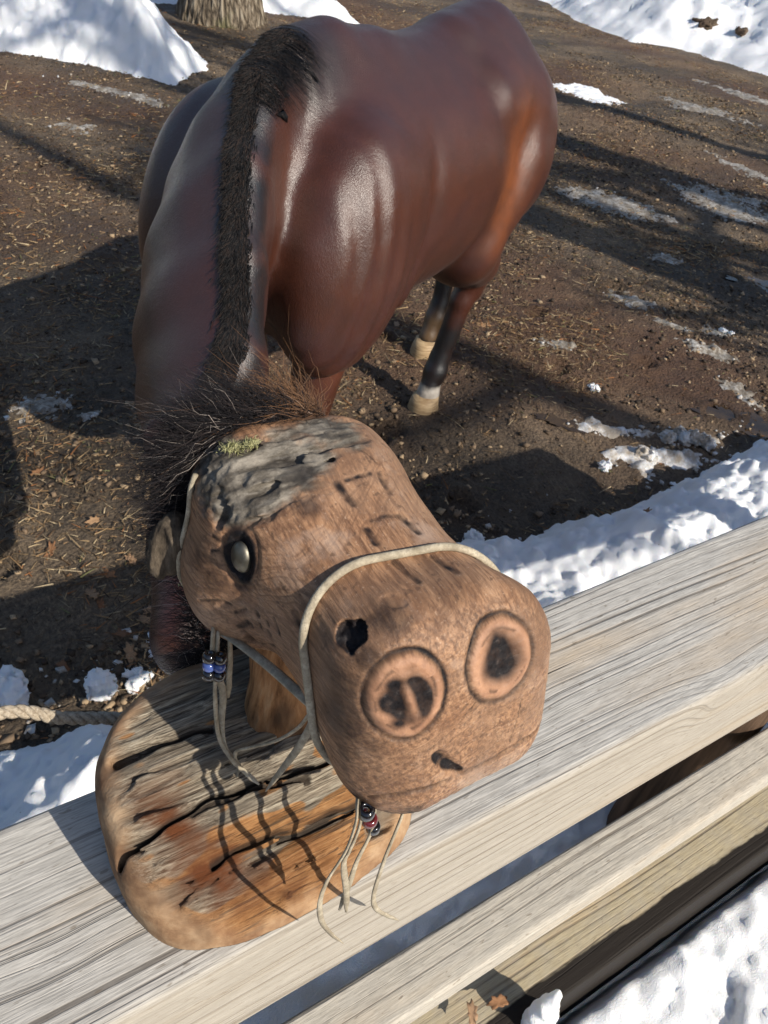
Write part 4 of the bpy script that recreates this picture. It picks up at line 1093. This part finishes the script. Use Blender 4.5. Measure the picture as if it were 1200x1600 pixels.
def horse_core(p):
    ab = p.copy(); ab[:, 1] = np.abs(ab[:, 1])
    d = ell(p, (-.42, 0, 1.02), (.62, .325, .335))                                     # barrel
    d = smin(d, ell(p, (-.04, 0, 1.03), (.40, .285, .34)), .10)                         # chest
    d = smin(d, ell(ab, (.12, .215, .99), (.22, .145, .31), ('Y', -22)), .07)          # shoulders
    d = smin(d, ell(p, (.15, 0, .97), (.19, .23, .20)), .09)                            # breast
    d = smin(d, chain(p, [(.10, 0, 1.36), (-.06, 0, 1.385), (-.25, 0, 1.335), (-.48, 0, 1.28), (-.70, 0, 1.315), (-.95, 0, 1.325), (-1.15, 0, 1.22)], [.055, .055, .07, .085, .10, .11, .07], .03), .12)
    d = smin(d, ell(p, (-.92, 0, 1.13), (.34, .285, .275)), .10)                        # croup
    d = smin(d, ell(ab, (-1.00, .15, 1.02), (.22, .165, .27), ('Y', 14)), .06)          # quarters
    d = smin(d, cone(ab, (-.70, .19, 1.225), (-.80, .18, 1.21), .045, .045), .13)        # points of hip
    return d

def horse_neck(p):
    d = None
    n = 9
    cp = smooth_path(CREST, 4); tp = smooth_path(THR, 4)
    m_ = len(cp)
    for s, (wr, rad) in enumerate(((0.0, (.050, .045)), (.33, (.110, .088)), (.68, (.140, .105)), (1.0, (.110, .080)))):
        pts = [tuple(cp[i] * (1 - wr) + tp[i] * wr) for i in range(0, m_, 4)]
        rs = np.linspace(rad[0], rad[1], len(pts))
        e = chain(p, pts, rs, .03); d = e if d is None else smin(d, e, .06)
    return d

def horse_head(p):
    P0 = np.array(POLL); N0 = np.array(NOSE); ax = N0 - P0; ln = np.linalg.norm(ax); ax /= ln
    dn = np.array((0, 0, -1.)) - ax * -ax[2]; dn /= np.linalg.norm(dn)
    d = cone(p, P0 + ax * .02, P0 + ax * ln * .55, .075, .070)
    d = smin(d, cone(p, P0 + ax * ln * .5, P0 + ax * ln, .066, .052), .05)
    d = smin(d, cone(p, P0 + dn * .10 + ax * .06, P0 + ax * ln * .5 + dn * .075, .075, .055), .05)
    d = smin(d, cone(p, P0 + ax * ln * .75 + dn * .035, P0 + ax * (ln + .02) + dn * .035, .045, .042), .04)
    lat = np.cross(ax, dn)
    for s in (1, -1):
        b = P0 + lat * .05 * s - dn * .03
        d = smin(d, chain(p, [b, b + ax * .01 - dn * .02 + lat * .025 * s, b + ax * .03 - dn * .03 + lat * .04 * s], [.026, .032, .008], .01), .02)
    return d

def horse_legs(p):
    ds = []
    for s, hf in ((1, LHF), (-1, RHF)):
        hx, hy = hf[0], hf[1]
        tx = (hx + 1.04) * .5
        hip = (-.93 + tx * .3, .15 * s, 1.0); st = (-.74 + tx * .9, .195 * s, .80); hk = (hx - .165, hy * .6 + .075 * s, .545)
        d = chain(p, [hip, st], [.19, .125], .05)
        d = smin(d, chain(p, [st, ((st[0] + hk[0]) / 2 - .03, (st[1] + hk[1]) / 2, .68), (hk[0], hk[1], .57)], [.125, .098, .056], .04), .05)
        d = smin(d, cone(p, (hk[0] - .035, hk[1], .60), (hk[0] - .01, hk[1], .50), .036, .046), .03)
        d = smin(d, chain(p, [(hk[0], hk[1], .55), (hk[0] + .035, hk[1] * .6 + hy * .4, .46), (hx - .075, hy, .22), (hx - .055, hy, .165), (hx - .012, hy, .085)], [.058, .044, .040, .046, .040], .02), .02)
        d = smin(d, chain(p, [(hx - .02, hy, .075), (hx + .005, hy, .0)], [.046, .060], .01), .02)
        ds.append(d)
    for s, fx in ((1, .155), (-1, .05)):
        y = .165 * s; hy = .13 * s
        d = chain(p, [(.08, .15 * s, .92), (.08 + fx * .2, y, .76), (fx, hy * 1.1, .47)], [.110, .082, .058], .03)
        d = smin(d, chain(p, [(fx, hy * 1.1, .47), (fx + .005, hy * 1.05, .42), (fx, hy, .34), (fx - .005, hy, .20), (fx + .025, hy, .10)], [.050, .047, .032, .036, .034], .02), .02)
        d = smin(d, chain(p, [(fx + .03, hy, .08), (fx + .045, hy, .0)], [.040, .055], .01), .02)
        ds.append(d)
    return ds

def horse(p):
    d = horse_core(p)
    for i_, e in enumerate(horse_legs(p)): d = smin(d, e, .045 if i_ < 2 else .022)
    ab = p.copy(); ab[:, 1] = np.abs(ab[:, 1])
    d = smin(d, ell(ab, (-.06, .235, .90), (.15, .06, .13), ('Y', -30)), .025)      # triceps
    nk = horse_neck(p)
    d = smin(d, nk, .035)
    d = smin(d, horse_head(p), .05)
    near = np.abs(d) < .05
    if near.any():
        q = p[near]; e = .004 * fbm(q, 5, 3, 3)
        # creases where neck meets shoulder, girth folds behind the elbow
        x, y, z = q.T
        m1 = np.exp(-((x - .20) / .12) ** 2 - ((z - .95) / .26) ** 2) * sstep(.0, .1, y)
        e = e + .0075 * m1 * np.sin((x * .9 + .25 * z + .03 * noise(q, 6, 2)) * 105) * (1 + 1.5 * noise(q, 5, 6))
        m2 = np.exp(-((x + .10) / .10) ** 2 - ((z - .82) / .12) ** 2) * sstep(.0, .1, y)
        e = e + .005 * m2 * np.sin((x + .2 * z) * 120)
        e = e + .010 * np.exp(-((x + .135 + .28 * (z - 1.0)) / .035) ** 2) * sstep(1.3, 1.1, z) * sstep(.65, .8, z)
        e = e + .014 * np.exp(-((x + .80 + .35 * (z - 1.1)) / .05) ** 2) * np.exp(-((z - 1.08) / .16) ** 2) * sstep(.06, .20, np.abs(y))
        d[near] += e
    return d

v, q = sdf_mesh(horse, (-1.55, -.45, -.08), (1.30, .80, 1.52), .0125)
x, y, z = v.T; p = v.astype(np.float32)
legs = np.stack(horse_legs(p)); 
col = np.tile(np.array((.058, .0155, .0066)), (len(v), 1))
def blend(c, m_): 
    global col
    m_ = np.clip(m_, 0, 1)[:, None]; col = col * (1 - m_) + np.array(c) * m_
blend((.21, .060, .015), np.exp(-((x + .72 + .3 * (z - 1.05)) / .10) ** 2 - ((z - 1.02) / .22) ** 2) * .9)      # redder stifle and flank fold
blend((.065, .020, .010), sstep(.90, .70, z) * sstep(.5, .62, z) * .7)
blend((.024, .009, .007), sstep(1.2, 1.38, z) * .5)
blend((.095, .028, .011), (sstep(.82, .72, z) * sstep(.44, .55, z)) * (x > -.3) * (x < .4))
blend((.030, .011, .009), sstep(.25, .5, x) * .5)
low = sstep(.44, .34, z + .03 * fbm(p, 20, 2, 3)) * (np.minimum(legs[0], np.minimum(legs[1], np.minimum(legs[2], legs[3]))) < .05)
low = np.where((x > .45), 0, low)
blend((.007, .006, .006), low)
blend((.20, .12, .055), ((legs[1] < .02) & (z < .25) & (z > .08)) * sstep(.25, .16, z) * .8)
blend((.17, .10, .05), ((x < -.95) & (z < .60) & (z > .47) & (legs[0] < .02)) * sstep(-1.00, -1.04, x) * .6)
blend((.62, .56, .48), ((legs[0] < .03) & (z < .125)) * sstep(.13, .10, z + .02 * noise(p, 30, 2)))
blend((.55, .40, .24), ((legs[0] < .03) & (z < .07)) * 1.0)
blend((.05, .04, .03), ((legs[0] > .03) & (z < .07) & (x < .45)) * 1.0)
blend((.30, .23, .15), ((legs[0] < .03) & (z < .012)) * .6)
cr_d = path_d(p, [tuple(a) for a in smooth_path(CREST[1:], 4)])
blend((.006, .006, .007), sstep(.062, .052, cr_d + .012 * noise(p, 25, 2)) * sstep(.05, .25, x))
blend((.016, .011, .010), .8 * sstep(.15, .06, np.sqrt((x - .10) ** 2 + (y - .05) ** 2 * 1.6)) * sstep(1.22, 1.30, z))
W = wor(v)
me = mesh_np('body', W, q); attr(me, 'col', col, True)
def _coat():
    m = Mat('bay_coat', .36, .72)
    v1 = m.noise(230, 4, .75, m.scaled((1, 1, .4))); v2 = m.noise(14, 4, .6); fine = m.noise(620, 2, .6, m.scaled((1, 1, .3)))
    c = m.mix(m.ramp(v2, (.35, .40), (.62, 0)), m.at('col', 'Color'), (.026, .009, .006))
    c = m.mix(m.ramp(v1, (.56, 0), (.72, .20)), c, (.19, .095, .062))
    m.set(Base_Color=c, Roughness=m.ramp(v1, (.3, .46), (.7, .27)), Sheen_Weight=.03, Sheen_Roughness=.35)
    m.b.inputs['Sheen Tint'].default_value = (.75, .62, .60, 1)
    m.bump(m.math('ADD', m.math('MULTIPLY', fine, .8), m.math('ADD', v1, m.math('MULTIPLY', v2, 1.5))), .34, .0030); return m.m
M['coat'] = _coat()
hroot = empty('horse', tuple(wor((-.35, 0, 0))), 'dark bay horse with black mane lowering its head behind the fence', 'horse')
link('body', me, M['coat'], hroot)

# hooves as parts: slightly proud shells
def _hoof():
    m = Mat('horn_hoof', .55, .3); s = m.noise(1, 4, .6, m.scaled((20, 20, 160))); m.set(Base_Color=m.ramp(s, (.3, (.24, .15, .075)), (.7, (.52, .38, .22)))); m.bump(s, .5, .004); return m.m
M['hoof'] = _hoof()
for hx, hy in ((LHF[0], LHF[1]), (RHF[0], RHF[1]), (.20, .13), (.095, -.13)):
    V = [wor((hx + (.008 if i < 3 else 0) + r * math.cos(a) * 1.08, hy + r * math.sin(a), zz)) for i, (r, zz) in enumerate(((.068, -.012), (.067, .005), (.060, .045), (.054, .072), (.034, .078))) for a in np.linspace(0, 2 * np.pi, 22, endpoint=False)]
    F = [(i * 22 + j, i * 22 + (j + 1) % 22, (i + 1) * 22 + (j + 1) % 22, (i + 1) * 22 + j) for i in range(4) for j in range(22)]
    link('hoof', pyd('hoof', np.array(V), F, True), M['hoof'], hroot)

# mane along the crest (short, lying flat) and the long tuft at the withers
cp = smooth_path(CREST[1:], 30)
N = 13000
t = rng.random(N) * .90; i = (t * (len(cp) - 1)).astype(int)
base = cp[i]; tang = np.gradient(cp, axis=0)[i]; tang /= np.linalg.norm(tang, axis=1)[:, None]
upv = np.array([0, 0, 1.]) - tang * tang[:, 2:]; upv /= np.linalg.norm(upv, axis=1)[:, None]
lat = np.cross(upv, tang)                                  # towards the left side of the horse
roots = base + upv * .046 + lat * rng.normal(-.002, .011, (N, 1))
dirs = upv * .20 + tang * .95 + lat * rng.normal(-.08, .16, (N, 1)) + rng.normal(0, .06, (N, 3)); dirs /= np.linalg.norm(dirs, axis=1)[:, None]
L = rng.uniform(.016, .032, N)
bend = -upv * .12 + lat * rng.normal(-.2, .2, (N, 1))
pr = roots.astype(np.float32)
for _ in range(4):
    dd = horse(pr); g = np.stack([horse(pr + np.eye(3, dtype=np.float32)[a] * 2e-3) - dd for a in range(3)], 1) / 2e-3
    pr = pr - g * (dd - .001)[:, None]
roots = pr.astype(float)
V1, F1, _, h1 = strands(roots, dirs, L, .0011, bend, 4, 8, .04)
N2 = 520
t2 = rng.random(N2) ** .8; k = (t2 * 45).astype(int); b2 = cp[k]
roots = b2 + np.array([0, 0, .050]) + np.stack([rng.normal(0, .012, N2), rng.normal(0, .02, N2), 0 * t2], 1)
dirs = np.stack([-.45 + .25 * t2 + rng.normal(0, .07, N2), .80 + rng.normal(0, .06, N2), .02 + rng.normal(0, .03, N2)], 1); dirs /= np.linalg.norm(dirs, axis=1)[:, None]
L2 = rng.uniform(.04, .12, N2) * (.6 + .5 * np.sin(t2 * 3.1))
bend2 = np.stack([-.30 + rng.normal(0, .10, N2), 0 * t2, -.45 + rng.normal(0, .06, N2)], 1)
V2, F2, _, h2 = strands(roots, dirs, L2, .0010, bend2, 9, 9, .012)
# keep the lying tuft just outside the coat
P2 = V2.astype(np.float32); jit = .3 * rng.random(N2)[h2]
for _ in range(3):
    dd = horse(P2); e = 2e-3
    g = np.stack([horse(P2 + np.eye(3, dtype=np.float32)[a] * e) - dd for a in range(3)], 1) / e
    push = np.clip(.003 + .004 * jit - dd, -.05, .08); P2 = P2 + g * push[:, None]
V2 = P2.astype(float)
me = mesh_np('mane', wor(np.concatenate([V1, V2])), np.concatenate([F1, F2 + len(V1)]))
hc = np.array([(.006, .006, .007), (.012, .011, .011), (.030, .020, .016)])[rng.choice(3, N + N2, p=(.40, .36, .24))]
attr(me, 'col', np.concatenate([hc[:N][h1], hc[N:][h2]]), True)
link('mane', me, M['hair'], hroot)

# leather halter
def _leather():
    m = Mat('red_brown_leather', .5, .4); a = m.noise(60, 4, .6); m.set(Base_Color=m.ramp(a, (.3, (.26, .075, .05)), (.7, (.46, .17, .11)))); m.bump(a, .3, .003); return m.m
M['leather'] = _leather()
halter = empty('halter', tuple(wor(np.array(POLL))), '', '')
for k in ('label', 'category'): del halter[k]
halter.parent = hroot; halter.matrix_parent_inverse = Matrix.Translation(-hroot.location)
P0 = np.array(POLL); N0 = np.array(NOSE); ax = (N0 - P0); ln = np.linalg.norm(ax); ax /= ln
dn = np.array((0, 0, -1.)) + ax * ax[2]; dn /= np.linalg.norm(dn); lt = np.cross(ax, dn)
hsdf = lambda p: np.minimum(horse_head(p), 9)
def strap(name, ctr, u, v, w=.013):
    lp = surf_loop(hsdf, ctr, u, v, .011, n=72)
    nrm_ = np.cross(u, v); T = np.roll(lp, -1, 0) - np.roll(lp, 1, 0); T /= np.linalg.norm(T, axis=1)[:, None]
    out = np.cross(T, nrm_); 
    ring = []
    for a, b in ((-w, 0), (w, 0), (w, .004), (-w, .004)):
        ring.append(lp + nrm_ * a + out * b * np.sign(((lp - ctr) * out).sum(1))[:, None])
    V = np.stack(ring, 1).reshape(-1, 3); n = len(lp); I_, J_ = np.meshgrid(np.arange(n), np.arange(4), indexing='ij')
    F = np.stack([I_ * 4 + J_, I_ * 4 + (J_ + 1) % 4, ((I_ + 1) % n) * 4 + (J_ + 1) % 4, ((I_ + 1) % n) * 4 + J_], -1).reshape(-1, 4)
    link(name, pyd(name, wor(V), F, True), M['leather'], halter)
strap('noseband', P0 + ax * ln * .80 + dn * .02, lt, dn, .015)
strap('crown_strap', P0 + ax * .09 + dn * .05, lt, dn)
for s in (1, -1):
    a_ = P0 + ax * .09 + dn * .05; b_ = P0 + ax * ln * .80 + dn * .02
    pts = []
    for t in np.linspace(0, 1, 14):
        c = a_ * (1 - t) + b_ * t; r = .03
        for _ in range(60): r += float(np.clip(-(hsdf(np.array([c + lt * s * r], np.float32))[0] - .011), -.01, .01)) * .7
        pts.append(c + lt * s * r)
    Vq, Fq, Ft = tube(np.array(pts), .013, 8, .25, up=lt)
    link('cheek_strap', to_mesh('cheek_strap', [(wor(Vq), Fq, Ft)]), M['leather'], halter)

# ---------------------------------------------------------------- trees
def tree(name, base, height, r0, seed, label, lean=(0, 0), limbs=9, first=.35, group=None, detail=False):
    g = np.random.default_rng(seed)
    root = empty(name, (base[0], base[1], 0), label, 'tree', group)
    zs = np.linspace(-.2, height, 30)
    path = np.stack([base[0] + lean[0] * zs / height + .10 * np.sin(zs * .7 + seed), base[1] + lean[1] * zs / height + .10 * np.cos(zs * .6 + seed * 2), zs], 1)
    rad = r0 * (1 - .82 * np.clip(zs, 0, None) / height) + r0 * .45 * np.exp(-np.clip(zs, 0, None) / .28)
    if detail:
        n = 220; m_ = 160
        zz = np.linspace(-.2, 3.0, m_); th = np.linspace(0, 2 * np.pi, n, endpoint=False)
        Z, TH = np.meshgrid(zz, th, indexing='ij'); RR = np.interp(Z, zs, rad)
        P3 = np.stack([np.cos(TH).ravel() * 2.2, np.sin(TH).ravel() * 2.2, Z.ravel() * .5], 1)
        f = np.abs(fbm(P3, 4.0, 3, seed)).reshape(Z.shape); RR = RR * (1 + .05 * np.cos(5 * TH + 1) * np.exp(-np.clip(Z, 0, None) / .4)) + .09 * (f - .2)
        cx = np.interp(Z, zs, path[:, 0]); cy = np.interp(Z, zs, path[:, 1])
        V = np.stack([cx + RR * np.cos(TH), cy + RR * np.sin(TH), Z], -1).reshape(-1, 3)
        I_, J_ = np.meshgrid(np.arange(m_ - 1), np.arange(n), indexing='ij')
        F = np.stack([I_ * n + J_, I_ * n + (J_ + 1) % n, (I_ + 1) * n + (J_ + 1) % n, (I_ + 1) * n + J_], -1).reshape(-1, 4)
        k = np.searchsorted(zs, 2.6)
        tr = to_mesh('trunk', [(V, F, np.zeros((0, 3), int)), tube(path[k:], rad[k:], 24)])
    else:
        tr = to_mesh('trunk', [tube(path, rad, 14)])
    link('trunk', tr, M['bark'], root)
    parts = []
    def branch(p0, d, L, r, lev):
        n = 9; d = d / np.linalg.norm(d); pts = [p0]
        for i in range(n):
            d = d + g.normal(0, .13, 3) + np.array((0, 0, .03)); d /= np.linalg.norm(d); pts.append(pts[-1] + d * L / n)
        pts = np.array(pts); parts.append(tube(pts, r * np.linspace(1, .25, n + 1), 6 if lev == 0 else 4, cap=False))
        if lev < 2:
            for k in g.integers(2, n, 5 if lev == 0 else 4):
                dd = d + g.normal(0, .7, 3); branch(pts[k], dd, L * g.uniform(.35, .6), r * .42, lev + 1)
    for k in range(limbs):
        t = first + (1 - first) * (k + .5) / limbs; i = int(t * 29)
        a = g.uniform(0, 6.28); branch(path[i], np.array((math.cos(a), math.sin(a), .55)), height * .17 * (1.15 - t * .5), rad[i] * .6, 0)
    link('crown', to_mesh('crown', parts), M['bark'], root)
    return root
tree('oak_tree', ((4.0959, 10.4935, -0.0000)[0], (4.0959, 10.4935, -0.0000)[1]), 14, .40, 5, 'thick furrowed tree trunk behind the snow bank at the top left', limbs=8, detail=True)
for k, (bx, by, h_, r_) in enumerate(((9.1, -4.2, 15, .36), (6.95, -4.0, 14, .30), (6.6, -2.6, 9, .14), (8.2, -5.5, 13, .20), (6.3, -7.5, 15, .22), (10.6, -3.0, 12, .24), (7.8, -2.2, 9, .13))):
    tree('bare_tree', (bx, by), h_, r_, 20 + k, 'bare tree outside the picture whose shadow streaks the mud', limbs=11, first=.22, group='bare trees beside the yard')

# ---------------------------------------------------------------- litter on the ground
def scatter(n, box, seed):
    g = np.random.default_rng(seed); x0, x1, y0, y1 = box
    # denser close to the fence: sample in a wedge
    y = y0 + (y1 - y0) * g.random(n) ** 1.5; x = x0 + (x1 - x0) * g.random(n)
    p = np.stack([x, y, 0 * x], 1); d = fbm(p, 1.3, 3, seed)
    keep = g.random(n) < np.clip(.42 + 2.0 * d, .05, 1)
    return p[keep]
parts_V, parts_F, cols, off = [], [], [], 0
for seed, n, box in ((1, 80000, (-.6, 6.0, 1.2, 5.5)), (2, 90000, (-.5, 12, 3.0, 13.0))):
    p = scatter(n, box, seed); g = np.random.default_rng(seed + 50); n = len(p)
    p[:, 2] = gz(p[:, 0], p[:, 1]) + g.uniform(.002, .010, n)
    a = g.uniform(0, 3.1416, n); el = g.normal(0, .16, n)
    d = np.stack([np.cos(a) * np.cos(el), np.sin(a) * np.cos(el), np.sin(el)], 1)
    big = g.random(n) < .02
    L = np.where(big, g.uniform(.05, .13, n), g.gamma(3, .0095, n)); rad = np.where(big, g.uniform(.0016, .003, n), g.uniform(.0010, .0028, n)) * (1 if seed == 1 else 1.5)
    V, F, tt, hid = strands(p, d, L, rad, g.normal(0, .12, (n, 3)) * (1, 1, .3), 2, seed)
    pal = np.array([(.36, .25, .135), (.27, .17, .085), (.46, .36, .22), (.14, .085, .045), (.055, .036, .024), (.30, .13, .05), (.19, .19, .08)])
    c = pal[g.choice(7, n, p=(.24, .22, .16, .17, .12, .06, .03))] * g.uniform(.7, 1.15, (n, 1))
    parts_V.append(V); parts_F.append(F + off); cols.append(c[hid]); off += len(V)
me = mesh_np('straw_litter', np.concatenate(parts_V), np.concatenate(parts_F), False); attr(me, 'col', np.concatenate(cols), True)
link('straw_litter', me, M['litter'], kind='stuff', label='scattered straw, needles and twigs trodden into the mud', category='litter')

# wood chips and crumbs of soil, one mass
n = 80000; p = scatter(n, (-.6, 9, 1.2, 9), 5); n = len(p); g = np.random.default_rng(77)
s = np.clip(g.gamma(2.0, .0026, n), 0, .011)[:, None] * g.uniform(.5, 1.4, (n, 3)) * (1, 1, .6)
p[:, 2] = gz(p[:, 0], p[:, 1]) + .001
cube = np.array([(-1, -1, -1), (1, -1, -1), (1, 1, -1), (-1, 1, -1), (-1, -1, 1), (1, -1, 1), (1, 1, 1), (-1, 1, 1)], float)
cv = cube[None] * s[:, None] * g.uniform(.55, 1.2, (n, 8, 1)); an = g.uniform(0, 6.28, n); c_, s_ = np.cos(an)[:, None], np.sin(an)[:, None]
V = np.stack([cv[..., 0] * c_ - cv[..., 1] * s_, cv[..., 0] * s_ + cv[..., 1] * c_, cv[..., 2] + .4 * cv[..., 0] * g.normal(0, .5, (n, 1))], -1) + p[:, None]
fq = np.array([(0, 3, 2, 1), (4, 5, 6, 7), (0, 1, 5, 4), (1, 2, 6, 5), (2, 3, 7, 6), (3, 0, 4, 7)])
F = (fq[None] + (np.arange(n) * 8)[:, None, None]).reshape(-1, 4)
me = mesh_np('soil_crumbs', V.reshape(-1, 3), F, True)
c = np.array([(.05, .036, .026), (.10, .07, .047), (.20, .14, .09), (.36, .26, .16)])[g.choice(4, n, p=(.25, .30, .25, .20))]
attr(me, 'col', np.repeat(c, 8, 0), True)
link('soil_crumbs', me, M['litter'], kind='stuff', label='crumbs of soil and wood chips over the mud', category='soil crumbs')

# single fallen leaves, lobed and curled
def leaf_mesh(seed):
    g = np.random.default_rng(seed); n = 26
    t = np.linspace(0, 2 * np.pi, n, endpoint=False)
    r = (.62 + .38 * np.abs(np.cos(t))) * (1 + .22 * np.cos(7 * t + g.uniform(0, 6))) * g.uniform(.85, 1.1, n)
    xs, ys = np.cos(t) * r, np.sin(t) * r * .62
    V = [(0, 0, 0)] + [(a * .5, b * .5, 0) for a, b in zip(xs, ys)] + list(zip(xs, ys, 0 * xs))
    V = np.array(V, float); V[:, 2] = .30 * g.uniform(.3, 1.2) * V[:, 1] ** 2 * 2 + .25 * g.normal() * V[:, 0] ** 2 + .05 * np.sin(9 * V[:, 0] + 3 * V[:, 1])
    top = V.copy(); bot = V.copy(); bot[:, 2] -= .012
    F = []
    m_ = len(V)
    for j in range(n):
        k = (j + 1) % n
        F += [(0, 1 + j, 1 + k), (1 + j, 1 + n + j, 1 + n + k, 1 + k)]
        F += [(m_, m_ + 1 + k, m_ + 1 + j), (m_ + 1 + k, m_ + 1 + n + k, m_ + 1 + n + j, m_ + 1 + j)]
        F.append((1 + n + j, m_ + 1 + n + j, m_ + 1 + n + k, 1 + n + k))
    me = pyd('leaf', np.concatenate([top, bot]), F, True)
    c = np.array([(.30, .15, .07), (.36, .22, .12), (.22, .10, .045), (.42, .26, .15)])[seed % 4]
    attr(me, 'col', np.tile(c, (len(me.vertices), 1)) * g.uniform(.8, 1.1, (len(me.vertices), 1)), True); me.materials.append(M['leaf'])
    return me
leafs = [leaf_mesh(i) for i in range(8)]
LEAFPOS = [(0.2594, 1.7026, 0.0000), (0.2005, 1.6434, 0.0000), (0.2122, 1.5969, 0.0000), (0.3423, 1.7410, 0.0000), (0.1355, 1.8772, 0.0000), (0.3042, 1.4879, 0.0000), (0.2313, 1.4569, 0.0000), (0.3398, 1.5118, -0.0000), (0.3354, 1.3833, 0.0000), (0.2356, 1.3805, 0.0000), (0.0655, 1.4131, -0.0000), (0.1092, 2.1696, 0.0000), (0.1839, 2.2867, 0.0000), (0.2916, 1.9553, 0.0000), (1.7677, 6.4724, -0.0000), (0.4419, 0.1709, 0.4150), (0.4860, 0.1627, 0.4150), (2.4263, 2.7057, 0.0000), (0.9197, 4.0708, -0.0000), (1.9966, 2.8610, 0.0000), (1.8037, 1.0593, 0.1300)]
LEAVES = [(.05, 'curled pale brown leaf in the shade left of the halter'), (.055, 'brown oak leaf lying in shade at the left, below the curled pale leaf'),
    (.04, 'small leaf overlapping the shaded brown oak leaf'), (.045, 'dull leaf in the shade near the top of the left leaf pile'), (.05, 'leaf at the sunny edge of the shade on the left'),
    (.05, 'orange brown leaf at the top of the sunny leaf pile'), (.05, 'flat orange leaf in the sunlit leaf pile left of the tassel'), (.05, 'light leaf right under the leather halter'),
    (.045, 'leaf among snow crumbs beside the tassel'), (.05, 'red brown leaf at the lower edge of the leaf pile'), (.045, 'lone leaf on dark soil above the rope'),
    (.05, 'leaf on the sunny grass at the left'), (.04, 'small leaf near the shadow band at the left'), (.045, 'leaf in the sunny strip left of the ear'),
    (.06, 'pale leaf below the snow bank, left of the horse shoulder'), (.03, 'wet brown leaf scrap lying on the bottom rail in the foreground'), (.03, 'small brown leaf scrap beside the upright snow chunk'), (.06, 'tan leaf on the mud right of the hind leg'), (.04, 'reddish scrap lying left of the horse shoulder'),
    (.05, 'pale leaf between fore and hind legs'), (.035, 'dark brown leaf scrap on the right hand snow')]
for k, (s, lab) in enumerate(LEAVES):
    pos = LEAFPOS[k]
    o = bpy.data.objects.new('fallen_leaf', leafs[k % 8]); scene.collection.objects.link(o)
    zz = (snow_z('fence', pos[0], pos[1]) if 'snow' in lab and 'crumbs' not in lab and 'below' not in lab and 'chunk' not in lab else float(gz(pos[0], pos[1])) + pos[2]) + .006
    o.location = (pos[0], pos[1], zz); o.scale = (s * .62,) * 3; o.rotation_euler = (rng.normal(0, .25), rng.normal(0, .25), rng.uniform(0, 6.28))
    o['label'] = lab; o['category'] = 'leaf'; o['group'] = 'fallen leaves'

# ---------------------------------------------------------------- unseen woods, added to darken sky reflections on the horse
def _needles():
    m = Mat('dark_evergreen', .8, .2); m.set(Base_Color=m.ramp(m.noise(3, 4, .6), (.3, (.012, .018, .010)), (.7, (.04, .055, .028)))); return m.m
M['needles'] = _needles()
g = np.random.default_rng(12); VV, FF, off = [], [], 0
for k in range(150):
    a = g.uniform(0, 2 * np.pi); rr = g.uniform(30, 55); bx, by = 2 + rr * math.cos(a), 4 + rr * math.sin(a)
    if bx * sx + by * sy > 12 and abs(bx * sy - by * sx) < 9: continue
    h_ = g.uniform(9, 16); w_ = h_ * g.uniform(.16, .24); n = 13
    for lv in range(9):
        z0 = h_ * (.08 + .09 * lv); r1 = w_ * (1 - lv / 9.5); t_ = np.linspace(0, 2 * np.pi, n, endpoint=False) + g.uniform(0, 6)
        ro = r1 * g.uniform(.6, 1.15, n)
        ring = np.stack([bx + ro * np.cos(t_), by + ro * np.sin(t_), z0 + g.normal(0, .25, n)], 1)
        VV.append(np.concatenate([ring, [[bx, by, z0 + h_ * .2]], [[bx, by, z0 + .2]]])); j = np.arange(n)
        FF.append(np.stack([j, (j + 1) % n, np.full(n, n)], 1) + off); FF.append(np.stack([(j + 1) % n, j, np.full(n, n + 1)], 1) + off); off += n + 2
link('sky_blocking_woods', mesh_np('sky_blocking_woods', np.concatenate(VV), np.concatenate(FF), False), M['needles'], kind='stuff', label='unseen dark evergreen woods, added round the yard to block bright low sky', category='woods')
